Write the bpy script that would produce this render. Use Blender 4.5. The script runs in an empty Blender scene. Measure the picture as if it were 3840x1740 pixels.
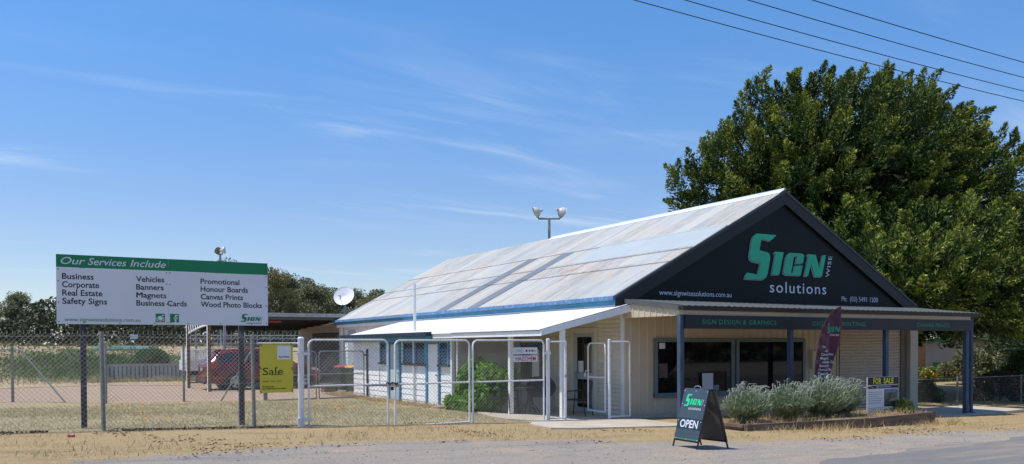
import bpy, bmesh, math, random
import numpy as np
from mathutils import Vector, Matrix
random.seed(7)
RNG = np.random.default_rng(11)
S = bpy.context.scene
R = math.radians

# ------------------------------------------------------------------ camera, world, sun
# World axes: +X along the shop front (to the right), +Y into the block, Z up, metres.
yaw, pitch, roll = R(30.2785), R(-0.98597), R(-0.25205)
cp, sp, cr, sr = math.cos(pitch), math.sin(pitch), math.cos(roll), math.sin(roll)
Pm = Matrix(((1, 0, 0), (0, cp, sp), (0, -sp, cp)))
Rm = Matrix(((cr, -sr, 0), (sr, cr, 0), (0, 0, 1)))
cy_, sy_ = math.cos(yaw), math.sin(yaw)
Wm = Matrix(((cy_, -sy_, 0), (0, 0, -1), (sy_, cy_, 0)))
M = Rm @ Pm @ Wm                      # rows: right, down, forward
cam = bpy.data.objects.new("camera", bpy.data.cameras.new("camera"))
S.collection.objects.link(cam)
rot = Matrix((M[0], -M[1], -M[2])).transposed()
cam.matrix_world = Matrix.Translation((-12.26, -15.80, 1.70)) @ rot.to_4x4()
cam.data.sensor_width = 36.0
cam.data.lens = 29.666
cam.data.shift_y = 0.1256
cam.data.clip_end = 6000
cam.data.clip_start = 0.1
S.camera = cam

SUN = Vector((-0.44, 0.16, 1.0)).normalized()
sun = bpy.data.objects.new("sun", bpy.data.lights.new("sun", 'SUN'))
S.collection.objects.link(sun)
sun.data.energy = 4.5
sun.data.angle = R(0.53)
sun.data.color = (1.0, 0.955, 0.89)
sun.rotation_euler = SUN.to_track_quat('Z', 'Y').to_euler()

world = bpy.data.worlds.new("World")
S.world = world
world.use_nodes = True
wn, wl = world.node_tree.nodes, world.node_tree.links
wn.clear()
w_out = wn.new('ShaderNodeOutputWorld')
w_bg = wn.new('ShaderNodeBackground')
w_bg.inputs['Strength'].default_value = 0.15
sky = wn.new('ShaderNodeTexSky')
sky.sky_type = 'NISHITA'
sky.sun_disc = False
sky.sun_elevation = math.asin(SUN.z)
sky.sun_rotation = math.atan2(SUN.x, SUN.y)
sky.altitude = 200
sky.air_density = 1.0
sky.dust_density = 0.15
sky.ozone_density = 3.0
# thin cirrus: streaky noise on a flat layer high above
tc = wn.new('ShaderNodeTexCoord')
sep = wn.new('ShaderNodeSeparateXYZ')
wl.new(tc.outputs['Generated'], sep.inputs[0])
def wmath(op, a, b=None, c=None):
    n = wn.new('ShaderNodeMath'); n.operation = op
    for i, v in enumerate((a, b, c)):
        if v is None: continue
        if isinstance(v, (int, float)): n.inputs[i].default_value = v
        else: wl.new(v, n.inputs[i])
    return n.outputs[0]
zc = wmath('MAXIMUM', sep.outputs[2], 0.02)
zc = wmath('ADD', zc, 0.06)
cx = wmath('DIVIDE', sep.outputs[0], zc)
cyv = wmath('DIVIDE', sep.outputs[1], zc)
comb = wn.new('ShaderNodeCombineXYZ')
wl.new(cx, comb.inputs[0]); wl.new(cyv, comb.inputs[1])
def cloud_noise(scale, rot_deg, sx, sy, lo, hi, detail=7, dist=0.6, off=(0, 0, 0)):
    mp = wn.new('ShaderNodeMapping')
    mp.inputs['Rotation'].default_value = (0, 0, R(rot_deg))
    mp.inputs['Scale'].default_value = (sx, sy, 1)
    mp.inputs['Location'].default_value = off
    wl.new(comb.outputs[0], mp.inputs[0])
    nz = wn.new('ShaderNodeTexNoise')
    nz.inputs['Scale'].default_value = scale
    nz.inputs['Detail'].default_value = detail
    nz.inputs['Roughness'].default_value = 0.62
    nz.inputs['Distortion'].default_value = dist
    wl.new(mp.outputs[0], nz.inputs['Vector'])
    mr = wn.new('ShaderNodeMapRange')
    mr.interpolation_type = 'SMOOTHSTEP'
    mr.inputs[1].default_value = lo; mr.inputs[2].default_value = hi
    wl.new(nz.outputs[0], mr.inputs[0])
    return mr.outputs[0]
c1 = cloud_noise(1.1, -14, 0.42, 1.5, 0.50, 0.80, off=(5.4, 2.9, 0))
c2 = cloud_noise(0.6, 20, 0.6, 1.0, 0.42, 0.66, detail=3, dist=0.2, off=(2.3, 1.0, 0))
c3 = cloud_noise(1.6, -25, 0.25, 1.2, 0.50, 0.85, off=(7.0, 2.0, 0))
cm = wmath('MULTIPLY', wmath('ADD', wmath('MULTIPLY', c1, 0.8), wmath('MULTIPLY', c3, 0.3)), c2)
cm = wmath('MULTIPLY', cm, 0.62)
tint = wn.new('ShaderNodeMix'); tint.data_type = 'RGBA'; tint.blend_type = 'MULTIPLY'
tint.inputs[0].default_value = 1.0
tz = wn.new('ShaderNodeMapRange'); tz.interpolation_type = 'SMOOTHSTEP'
tz.inputs[1].default_value = 0.06; tz.inputs[2].default_value = 0.40
wl.new(sep.outputs[2], tz.inputs[0])
tcol = wn.new('ShaderNodeMix'); tcol.data_type = 'RGBA'
tcol.inputs[6].default_value = (0.80, 0.79, 0.88, 1); tcol.inputs[7].default_value = (0.60, 0.96, 1.23, 1)
wl.new(tz.outputs[0], tcol.inputs[0]); wl.new(tcol.outputs[2], tint.inputs[7])
wl.new(sky.outputs[0], tint.inputs[6])
mixc = wn.new('ShaderNodeMix'); mixc.data_type = 'RGBA'
mixc.inputs[7].default_value = (6.2, 6.6, 7.0, 1)
wl.new(cm, mixc.inputs[0]); wl.new(tint.outputs[2], mixc.inputs[6])
wl.new(mixc.outputs[2], w_bg.inputs['Color'])
wl.new(w_bg.outputs[0], w_out.inputs[0])

S.view_settings.view_transform = 'Standard'
S.view_settings.look = 'None'
S.view_settings.exposure = 0.0
S.view_settings.gamma = 1.0
S.render.engine = 'CYCLES'
S.cycles.max_bounces = 6
S.cycles.transparent_max_bounces = 8

# ------------------------------------------------------------------ materials
def new_mat(name):
    m = bpy.data.materials.new(name); m.use_nodes = True
    nt = m.node_tree; nt.nodes.clear()
    o = nt.nodes.new('ShaderNodeOutputMaterial')
    b = nt.nodes.new('ShaderNodeBsdfPrincipled')
    nt.links.new(b.outputs[0], o.inputs[0])
    return m, nt, b, o
def nnoise(nt, scale, detail=4, rough=0.55, vec=None, dist=0.0):
    n = nt.nodes.new('ShaderNodeTexNoise')
    n.inputs['Scale'].default_value = scale; n.inputs['Detail'].default_value = detail
    n.inputs['Roughness'].default_value = rough; n.inputs['Distortion'].default_value = dist
    if vec is not None: nt.links.new(vec, n.inputs['Vector'])
    return n.outputs[0]
def nmap(nt, val, a, b, c=0.0, d=1.0, smooth=True):
    n = nt.nodes.new('ShaderNodeMapRange')
    if smooth: n.interpolation_type = 'SMOOTHSTEP'
    for i, v in enumerate((a, b, c, d)): n.inputs[i + 1].default_value = v
    nt.links.new(val, n.inputs[0]); return n.outputs[0]
def nmix(nt, fac, a, b, mode='MIX'):
    n = nt.nodes.new('ShaderNodeMix'); n.data_type = 'RGBA'; n.blend_type = mode
    if isinstance(fac, (int, float)): n.inputs[0].default_value = fac
    else: nt.links.new(fac, n.inputs[0])
    for i, v in ((6, a), (7, b)):
        if isinstance(v, tuple): n.inputs[i].default_value = (v[0], v[1], v[2], 1)
        else: nt.links.new(v, n.inputs[i])
    return n.outputs[2]
def nmath(nt, op, a, b=None):
    n = nt.nodes.new('ShaderNodeMath'); n.operation = op
    for i, v in enumerate((a, b)):
        if v is None: continue
        if isinstance(v, (int, float)): n.inputs[i].default_value = v
        else: nt.links.new(v, n.inputs[i])
    return n.outputs[0]
def objvec(nt, scale=(1, 1, 1), rotz=0):
    t = nt.nodes.new('ShaderNodeTexCoord'); mp = nt.nodes.new('ShaderNodeMapping')
    mp.inputs['Scale'].default_value = scale; mp.inputs['Rotation'].default_value = (0, 0, rotz)
    nt.links.new(t.outputs['Object'], mp.inputs[0]); return mp.outputs[0]
def nbump(nt, b, h, strength=0.3, dist=0.02):
    n = nt.nodes.new('ShaderNodeBump'); n.inputs['Strength'].default_value = strength
    n.inputs['Distance'].default_value = dist
    nt.links.new(h, n.inputs['Height']); nt.links.new(n.outputs[0], b.inputs['Normal'])
def paint(name, col, rough=0.5, var=0.12, scale=3.0, dirt=None, dirt_amt=0.25, metal=0.0, spec=0.4, stretch=(1, 1, 1), bump=0.0):
    """painted or plain surface with slight unevenness and optional blotches of dirt"""
    m, nt, b, o = new_mat(name)
    v = objvec(nt, stretch)
    n1 = nnoise(nt, scale, 5, 0.6, v)
    lo = tuple(c * (1 - var) for c in col); hi = tuple(min(1, c * (1 + var)) for c in col)
    c = nmix(nt, nmap(nt, n1, 0.3, 0.7), lo, hi)
    if dirt:
        n2 = nnoise(nt, scale * 2.3, 6, 0.7, v, 0.4)
        c = nmix(nt, nmath(nt, 'MULTIPLY', nmap(nt, n2, 0.5, 0.75), dirt_amt), c, dirt)
    nt.links.new(c, b.inputs['Base Color'])
    b.inputs['Roughness'].default_value = rough; b.inputs['Metallic'].default_value = metal
    b.inputs['Specular IOR Level'].default_value = spec
    if bump: nbump(nt, b, nnoise(nt, scale * 12, 4, 0.6, v), bump, 0.01)
    return m
def glass_mat(name, col=(0.012, 0.013, 0.014), rough=0.03):
    m, nt, b, o = new_mat(name)
    n = nnoise(nt, 1.1, 3, 0.6, objvec(nt, (1, 1, 2.2)))
    c = nmix(nt, nmap(nt, n, 0.4, 0.75), col, tuple(min(1, k * 2.6) for k in col))
    nt.links.new(c, b.inputs['Base Color'])
    b.inputs['Roughness'].default_value = rough; b.inputs['Specular IOR Level'].default_value = 0.3
    return m
def leaf_mat(name, c1, c2, c3, trans=0.25, rough=0.6):
    """foliage: colour per leaf from its own tone value"""
    m, nt, b, o = new_mat(name)
    a = nt.nodes.new('ShaderNodeAttribute'); a.attribute_name = 'rnd'
    ramp = nt.nodes.new('ShaderNodeValToRGB')
    e = ramp.color_ramp.elements
    e[0].position = 0.0; e[0].color = (*c1, 1); e[1].position = 1.0; e[1].color = (*c3, 1)
    k = ramp.color_ramp.elements.new(0.5); k.color = (*c2, 1)
    nt.links.new(a.outputs['Fac'], ramp.inputs[0])
    nt.links.new(ramp.outputs[0], b.inputs['Base Color'])
    b.inputs['Roughness'].default_value = rough; b.inputs['Specular IOR Level'].default_value = 0.25
    if trans:
        t = nt.nodes.new('ShaderNodeBsdfTranslucent'); mx = nt.nodes.new('ShaderNodeMixShader')
        nt.links.new(ramp.outputs[0], t.inputs[0]); mx.inputs[0].default_value = trans
        nt.links.new(b.outputs[0], mx.inputs[1]); nt.links.new(t.outputs[0], mx.inputs[2])
        nt.links.new(mx.outputs[0], o.inputs[0])
    return m

MAT = {}
MAT['beige'] = paint('beige_cladding', (0.60, 0.50, 0.36), 0.55, 0.05, 1.5, (0.35, 0.28, 0.2), 0.15)
MAT['black'] = paint('black_board', (0.0045, 0.0058, 0.0065), 0.55, 0.25, 1.2, spec=0.25)
MAT['charcoal'] = paint('charcoal_trim', (0.014, 0.0155, 0.016), 0.5, 0.12, 2)
MAT['gutter_grey'] = paint('grey_gutter', (0.10, 0.105, 0.10), 0.5, 0.1, 2, (0.3, 0.3, 0.28), 0.2)
MAT['fascia_black'] = paint('black_fascia', (0.009, 0.012, 0.016), 0.5, 0.2, 1.0)
MAT['post_blue'] = paint('weathered_blue_post', (0.05, 0.08, 0.125), 0.65, 0.2, 4, (0.22, 0.26, 0.3), 0.3, stretch=(1, 1, 0.3))
MAT['frame_grey'] = paint('blue_grey_frame', (0.15, 0.19, 0.21), 0.45, 0.06, 2)
MAT['glass'] = glass_mat('dark_shop_glass', (0.006, 0.006, 0.007))
MAT['glass_bright'] = glass_mat('grey_glass', (0.05, 0.06, 0.065), 0.06)
MAT['white'] = paint('white_paint', (0.84, 0.84, 0.82), 0.55, 0.05, 2, (0.5, 0.45, 0.38), 0.2)
MAT['white_old'] = paint('chipped_white_paint', (0.82, 0.82, 0.80), 0.7, 0.07, 3, (0.28, 0.26, 0.24), 0.45, stretch=(1, 0.35, 2.5))
MAT['cream'] = paint('cream_wall', (0.70, 0.65, 0.54), 0.6, 0.06, 2, (0.4, 0.33, 0.25), 0.2)
MAT['cream_grey'] = paint('grey_cream_board', (0.55, 0.52, 0.46), 0.7, 0.08, 2, (0.3, 0.27, 0.22), 0.25)
MAT['blue_trim'] = paint('blue_trim_paint', (0.035, 0.22, 0.36), 0.5, 0.15, 3, (0.55, 0.6, 0.6), 0.35)
MAT['blue_fascia'] = paint('bright_blue_fascia', (0.06, 0.30, 0.46), 0.45, 0.15, 1.5, (0.3, 0.5, 0.6), 0.3)
MAT['dark_blue'] = paint('dark_blue_gutter', (0.015, 0.05, 0.085), 0.4, 0.15, 3, (0.15, 0.25, 0.3), 0.25)
MAT['grey_door'] = paint('pale_grey_door', (0.42, 0.48, 0.5), 0.6, 0.06, 2)
MAT['pipe_white'] = paint('white_pipe', (0.75, 0.75, 0.73), 0.45, 0.06, 6, (0.4, 0.38, 0.33), 0.3)
MAT['white_tube'] = paint('white_painted_tube', (0.76, 0.77, 0.79), 0.45, 0.08, 8, (0.36, 0.26, 0.19), 0.45)
MAT['galv'] = paint('galvanised_steel', (0.38, 0.39, 0.38), 0.45, 0.15, 6, (0.2, 0.19, 0.17), 0.35, metal=0.35)
MAT['galv_dull'] = paint('dull_galvanised_pipe', (0.23, 0.24, 0.22), 0.6, 0.18, 8, (0.13, 0.14, 0.10), 0.4)
MAT['wire'] = paint('galvanised_wire', (0.38, 0.38, 0.34), 0.5, 0.2, 5, (0.16, 0.11, 0.07), 0.5)
MAT['wire_white'] = paint('white_coated_wire', (0.62, 0.61, 0.57), 0.5, 0.15, 5)
MAT['steel_dark'] = paint('dark_steel', (0.035, 0.036, 0.04), 0.5, 0.2, 5)
MAT['steel_black'] = paint('black_powder_coat', (0.012, 0.012, 0.013), 0.45, 0.2, 5)
MAT['post_navy'] = paint('navy_square_post', (0.03, 0.038, 0.055), 0.55, 0.2, 5, (0.2, 0.2, 0.18), 0.25)
MAT['rust'] = paint('rusty_steel', (0.17, 0.075, 0.04), 0.8, 0.3, 6, (0.4, 0.36, 0.3), 0.4)
MAT['concrete'] = paint('pale_concrete', (0.50, 0.43, 0.34), 0.85, 0.12, 1.3, (0.30, 0.25, 0.19), 0.5, bump=0.15)
MAT['sign_white'] = paint('white_sign_panel', (0.76, 0.76, 0.78), 0.35, 0.03, 0.6)
MAT['sign_green'] = paint('green_sign_band', (0.012, 0.215, 0.085), 0.35, 0.06, 0.8)
MAT['ink_black'] = paint('black_vinyl', (0.012, 0.011, 0.018), 0.45, 0.1, 3)
MAT['ink_white'] = paint('white_vinyl', (0.72, 0.74, 0.78), 0.45, 0.04, 3)
MAT['ink_grey'] = paint('grey_vinyl', (0.26, 0.28, 0.28), 0.45, 0.06, 3)
MAT['ink_green'] = paint('green_vinyl', (0.025, 0.47, 0.24), 0.45, 0.05, 3)
MAT['ink_dkgreen'] = paint('dark_green_vinyl', (0.03, 0.30, 0.17), 0.5, 0.08, 3)
MAT['ink_brightgreen'] = paint('bright_green_vinyl', (0.03, 0.62, 0.27), 0.4, 0.04, 3)
MAT['ink_red'] = paint('red_vinyl', (0.5, 0.02, 0.03), 0.45, 0.06, 3)
MAT['ink_yellow'] = paint('yellow_vinyl', (0.75, 0.78, 0.03), 0.45, 0.04, 3)
MAT['yellow'] = paint('yellow_corflute', (0.62, 0.55, 0.055), 0.5, 0.04, 1.5)
MAT['aframe'] = paint('slate_sign_panel', (0.055, 0.075, 0.09), 0.22, 0.1, 1.0, spec=0.6)
MAT['aframe_dark'] = paint('dark_slate_strip', (0.022, 0.04, 0.05), 0.25, 0.1, 1.0, spec=0.5)
MAT['aframe_back'] = paint('brown_grey_panel_back', (0.11, 0.095, 0.085), 0.5, 0.1, 2)
MAT['maroon'] = paint('maroon_flag_cloth', (0.085, 0.012, 0.03), 0.5, 0.3, 2.5, (0.22, 0.05, 0.09), 0.5, stretch=(2, 2, 0.6))
MAT['timber'] = paint('weathered_sleeper', (0.16, 0.11, 0.08), 0.85, 0.3, 3, (0.28, 0.22, 0.17), 0.4, stretch=(0.3, 3, 6), bump=0.3)
MAT['soil'] = paint('mulched_soil', (0.24, 0.16, 0.09), 0.95, 0.4, 14, (0.45, 0.34, 0.2), 0.6, bump=0.6)
MAT['car_red'] = paint('red_car_paint', (0.16, 0.008, 0.008), 0.18, 0.05, 1, spec=0.7)
MAT['car_glass'] = glass_mat('car_glass', (0.012, 0.018, 0.03), 0.04)
MAT['rubber'] = paint('tyre_rubber', (0.015, 0.015, 0.015), 0.8, 0.2, 10)
MAT['alloy'] = paint('silver_alloy', (0.5, 0.51, 0.53), 0.3, 0.05, 5, metal=0.6)
MAT['plastic_dark'] = paint('dark_plastic_trim', (0.02, 0.02, 0.022), 0.6, 0.15, 6)
MAT['ute_white'] = paint('white_ute_paint', (0.80, 0.80, 0.79), 0.35, 0.04, 2, (0.4, 0.34, 0.28), 0.2)
MAT['lens_red'] = paint('red_lamp_lens', (0.5, 0.03, 0.03), 0.2, 0.1, 5)
MAT['lens_clear'] = paint('clear_lamp_lens', (0.5, 0.5, 0.48), 0.2, 0.1, 5)
MAT['bin_green'] = paint('dark_green_bin', (0.012, 0.045, 0.022), 0.5, 0.15, 4)
MAT['lid_yellow'] = paint('yellow_bin_lid', (0.75, 0.38, 0.02), 0.45, 0.08, 4)
MAT['lid_red'] = paint('red_bin_lid', (0.45, 0.05, 0.04), 0.45, 0.08, 4)
MAT['cardboard'] = paint('brown_cardboard', (0.22, 0.13, 0.07), 0.9, 0.2, 4)
MAT['tan_wall'] = paint('tan_render', (0.40, 0.34, 0.28), 0.8, 0.08, 1.5, (0.25, 0.2, 0.16), 0.2)
MAT['brown_door'] = paint('brown_roller_door', (0.06, 0.05, 0.045), 0.6, 0.12, 3)
MAT['roof_grey'] = paint('grey_metal_roof', (0.30, 0.32, 0.32), 0.5, 0.1, 1.5)
MAT['lamp_shell'] = paint('grey_lamp_shell', (0.55, 0.57, 0.54), 0.4, 0.08, 3)
MAT['pole_green'] = paint('grey_green_pole', (0.22, 0.28, 0.27), 0.5, 0.08, 3)
MAT['dish'] = paint('white_dish', (0.78, 0.77, 0.80), 0.45, 0.03, 3)
MAT['corr_fence'] = paint('weathered_iron_sheet', (0.38, 0.41, 0.43), 0.55, 0.15, 2, (0.16, 0.17, 0.18), 0.4)
MAT['cable'] = paint('black_cable', (0.02, 0.02, 0.022), 0.6, 0.1, 2)
MAT['bark'] = paint('grey_brown_bark', (0.12, 0.095, 0.075), 0.9, 0.35, 3, (0.3, 0.27, 0.24), 0.4, stretch=(3, 3, 0.5))
MAT['bark_dark'] = paint('dark_cypress_bark', (0.06, 0.042, 0.03), 0.95, 0.3, 3, stretch=(3, 3, 0.4))
MAT['bark_pale'] = paint('pale_gum_bark', (0.34, 0.30, 0.25), 0.8, 0.25, 2, (0.16, 0.13, 0.1), 0.4, stretch=(3, 3, 0.5))
MAT['stone'] = paint('brown_rock', (0.32, 0.24, 0.17), 0.9, 0.2, 6)
MAT['render_pale'] = paint('pale_house_wall', (0.40, 0.37, 0.32), 0.8, 0.06, 1)
MAT['green_fence'] = paint('green_steel_fence', (0.02, 0.17, 0.09), 0.5, 0.1, 2)
MAT['ballast'] = paint('grey_ballast', (0.30, 0.28, 0.26), 0.95, 0.4, 20, bump=0.6)
MAT['copper_tube'] = paint('reddish_beam', (0.36, 0.10, 0.04), 0.6, 0.15, 2)

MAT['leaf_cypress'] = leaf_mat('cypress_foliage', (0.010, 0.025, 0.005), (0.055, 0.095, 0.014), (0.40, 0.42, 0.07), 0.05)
MAT['leaf_gum'] = leaf_mat('eucalypt_foliage', (0.10, 0.12, 0.055), (0.19, 0.195, 0.095), (0.29, 0.28, 0.15), 0.2)
MAT['leaf_gum_brown'] = leaf_mat('olive_brown_foliage', (0.13, 0.12, 0.045), (0.23, 0.20, 0.075), (0.33, 0.28, 0.12), 0.2)
MAT['leaf_olive'] = leaf_mat('grey_olive_foliage', (0.13, 0.15, 0.10), (0.21, 0.23, 0.16), (0.32, 0.33, 0.25), 0.15)
MAT['leaf_vine'] = leaf_mat('grape_leaf', (0.06, 0.16, 0.016), (0.15, 0.30, 0.035), (0.27, 0.42, 0.07), 0.42)
MAT['leaf_lav'] = leaf_mat('grey_green_shrub', (0.13, 0.18, 0.09), (0.25, 0.31, 0.17), (0.42, 0.47, 0.32), 0.25)
MAT['stalk'] = leaf_mat('pale_flower_stalk', (0.30, 0.33, 0.24), (0.40, 0.42, 0.33), (0.5, 0.5, 0.42), 0.2)
MAT['leaf_weed'] = leaf_mat('green_weed', (0.05, 0.11, 0.02), (0.10, 0.18, 0.04), (0.19, 0.24, 0.08), 0.3)
MAT['leaf_bush'] = leaf_mat('bush_foliage', (0.05, 0.09, 0.02), (0.10, 0.15, 0.035), (0.20, 0.24, 0.07), 0.25)
MAT['leaf_rose'] = leaf_mat('dark_rose_foliage', (0.018, 0.04, 0.012), (0.035, 0.06, 0.02), (0.06, 0.085, 0.03), 0.2)
MAT['petal_red'] = leaf_mat('red_petals', (0.35, 0.01, 0.02), (0.5, 0.015, 0.03), (0.6, 0.03, 0.05), 0.2)
MAT['petal_orange'] = leaf_mat('orange_petals', (0.75, 0.22, 0.01), (0.85, 0.33, 0.01), (0.9, 0.5, 0.02), 0.2)
MAT['petal_mix'] = leaf_mat('yellow_and_red_petals', (0.55, 0.08, 0.03), (0.8, 0.35, 0.03), (0.8, 0.62, 0.06), 0.2)
MAT['straw'] = leaf_mat('dry_grass_blades', (0.30, 0.20, 0.085), (0.50, 0.37, 0.17), (0.66, 0.53, 0.29), 0.2)
MAT['lawn'] = leaf_mat('half_dry_lawn_blades', (0.20, 0.205, 0.08), (0.42, 0.345, 0.18), (0.60, 0.48, 0.29), 0.2)

# ground: zones carried by vertex masks, edges broken up by noise
def ground_material():
    m, nt, b, o = new_mat('ground_mix')
    v = objvec(nt)
    def att(n):
        a = nt.nodes.new('ShaderNodeAttribute'); a.attribute_name = n; return a.outputs['Fac']
    fine = nnoise(nt, 34, 5, 0.75, v); mid = nnoise(nt, 5.5, 6, 0.7, v); big = nnoise(nt, 0.9, 4, 0.6, v)
    vfine = nnoise(nt, 110, 3, 0.8, v); big2 = nnoise(nt, 1.3, 5, 0.65, objvec(nt, (0.55, 1.3, 1)), 0.4)
    def edge(mask, w=0.5, lo=0.42, hi=0.58):
        t = nmath(nt, 'ADD', mask, nmath(nt, 'MULTIPLY', nmath(nt, 'SUBTRACT', mid, 0.5), w))
        t = nmath(nt, 'ADD', t, nmath(nt, 'MULTIPLY', nmath(nt, 'SUBTRACT', fine, 0.5), w * 0.7))
        if w > 0.9: t = nmath(nt, 'ADD', t, nmath(nt, 'MULTIPLY', nmath(nt, 'SUBTRACT', big2, 0.5), 1.3))
        return nmap(nt, t, lo, hi)
    straw = nmix(nt, nmap(nt, fine, 0.35, 0.68), (0.29, 0.20, 0.10), (0.60, 0.455, 0.235))
    straw = nmix(nt, nmap(nt, big, 0.35, 0.7, 0, 0.55), straw, (0.44, 0.31, 0.17))
    straw = nmix(nt, nmap(nt, mid, 0.58, 0.75, 0, 0.6), straw, (0.36, 0.30, 0.22))
    straw = nmix(nt, nmap(nt, big2, 0.52, 0.68, 0, 0.55), straw, (0.27, 0.185, 0.10))
    lawn = nmix(nt, nmap(nt, mid, 0.35, 0.65), (0.27, 0.235, 0.11), (0.47, 0.365, 0.21))
    lawn = nmix(nt, nmap(nt, fine, 0.4, 0.7, 0, 0.6), lawn, (0.52, 0.42, 0.25))
    dirt = nmix(nt, nmap(nt, fine, 0.35, 0.7), (0.37, 0.255, 0.17), (0.55, 0.395, 0.275))
    dirt = nmix(nt, nmap(nt, big, 0.5, 0.7, 0, 0.5), dirt, (0.48, 0.36, 0.26))
    gravel = nmix(nt, nmap(nt, vfine, 0.3, 0.72), (0.20, 0.178, 0.155), (0.54, 0.465, 0.38))
    gravel = nmix(nt, nmap(nt, fine, 0.5, 0.72, 0, 0.5), gravel, (0.54, 0.46, 0.365))
    gravel = nmix(nt, nmap(nt, big, 0.46, 0.66, 0, 0.75), gravel, (0.47, 0.355, 0.25))
    gravel = nmix(nt, nmap(nt, big2, 0.50, 0.66, 0, 0.6), gravel, (0.26, 0.245, 0.235))
    gravel = nmix(nt, nmap(nt, mid, 0.56, 0.70, 0, 0.45), gravel, (0.24, 0.22, 0.20))
    st_ = nnoise(nt, 1.1, 5, 0.65, objvec(nt, (0.16, 2.6, 1)))
    gravel = nmix(nt, nmap(nt, st_, 0.48, 0.66, 0, 0.5), gravel, (0.40, 0.33, 0.26))
    gravel = nmix(nt, nmap(nt, st_, 0.34, 0.46, 0.45, 0), gravel, (0.28, 0.255, 0.23))
    bank = nmix(nt, nmap(nt, mid, 0.4, 0.62), (0.42, 0.30, 0.17), (0.52, 0.42, 0.26))
    green = nmix(nt, nmap(nt, fine, 0.35, 0.7), (0.07, 0.12, 0.03), (0.17, 0.2, 0.07))
    ballast = nmix(nt, nmap(nt, vfine, 0.3, 0.7), (0.2, 0.18, 0.17), (0.42, 0.39, 0.36))
    c = straw
    c = nmix(nt, edge(att('lawn'), 0.6), c, lawn)
    c = nmix(nt, edge(att('dirt'), 0.5), c, dirt)
    c = nmix(nt, edge(att('bank'), 0.4), c, bank)
    c = nmix(nt, edge(att('green'), 0.9), c, green)
    c = nmix(nt, edge(att('ballast'), 0.3), c, ballast)
    c = nmix(nt, edge(att('gravel'), 1.3, 0.40, 0.60), c, gravel)
    nt.links.new(c, b.inputs['Base Color'])
    b.inputs['Roughness'].default_value = 0.95; b.inputs['Specular IOR Level'].default_value = 0.15
    hh = nmath(nt, 'ADD', fine, nmath(nt, 'MULTIPLY', vfine, 0.6))
    nbump(nt, b, hh, 0.65, 0.035)
    return m
def road_material():
    m, nt, b, o = new_mat('worn_asphalt')
    v = objvec(nt)
    vf = nnoise(nt, 140, 3, 0.8, v); big = nnoise(nt, 0.7, 5, 0.65, v); st = nnoise(nt, 1.2, 5, 0.6, objvec(nt, (0.25, 2.2, 1)))
    c = nmix(nt, nmap(nt, vf, 0.3, 0.72), (0.11, 0.105, 0.102), (0.29, 0.275, 0.26))
    c = nmix(nt, nmap(nt, st, 0.45, 0.7, 0, 0.55), c, (0.40, 0.30, 0.21))
    c = nmix(nt, nmap(nt, big, 0.5, 0.7, 0, 0.4), c, (0.15, 0.145, 0.14))
    nt.links.new(c, b.inputs['Base Color']); b.inputs['Roughness'].default_value = 0.9
    b.inputs['Specular IOR Level'].default_value = 0.25
    nbump(nt, b, vf, 0.5, 0.01)
    return m
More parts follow.
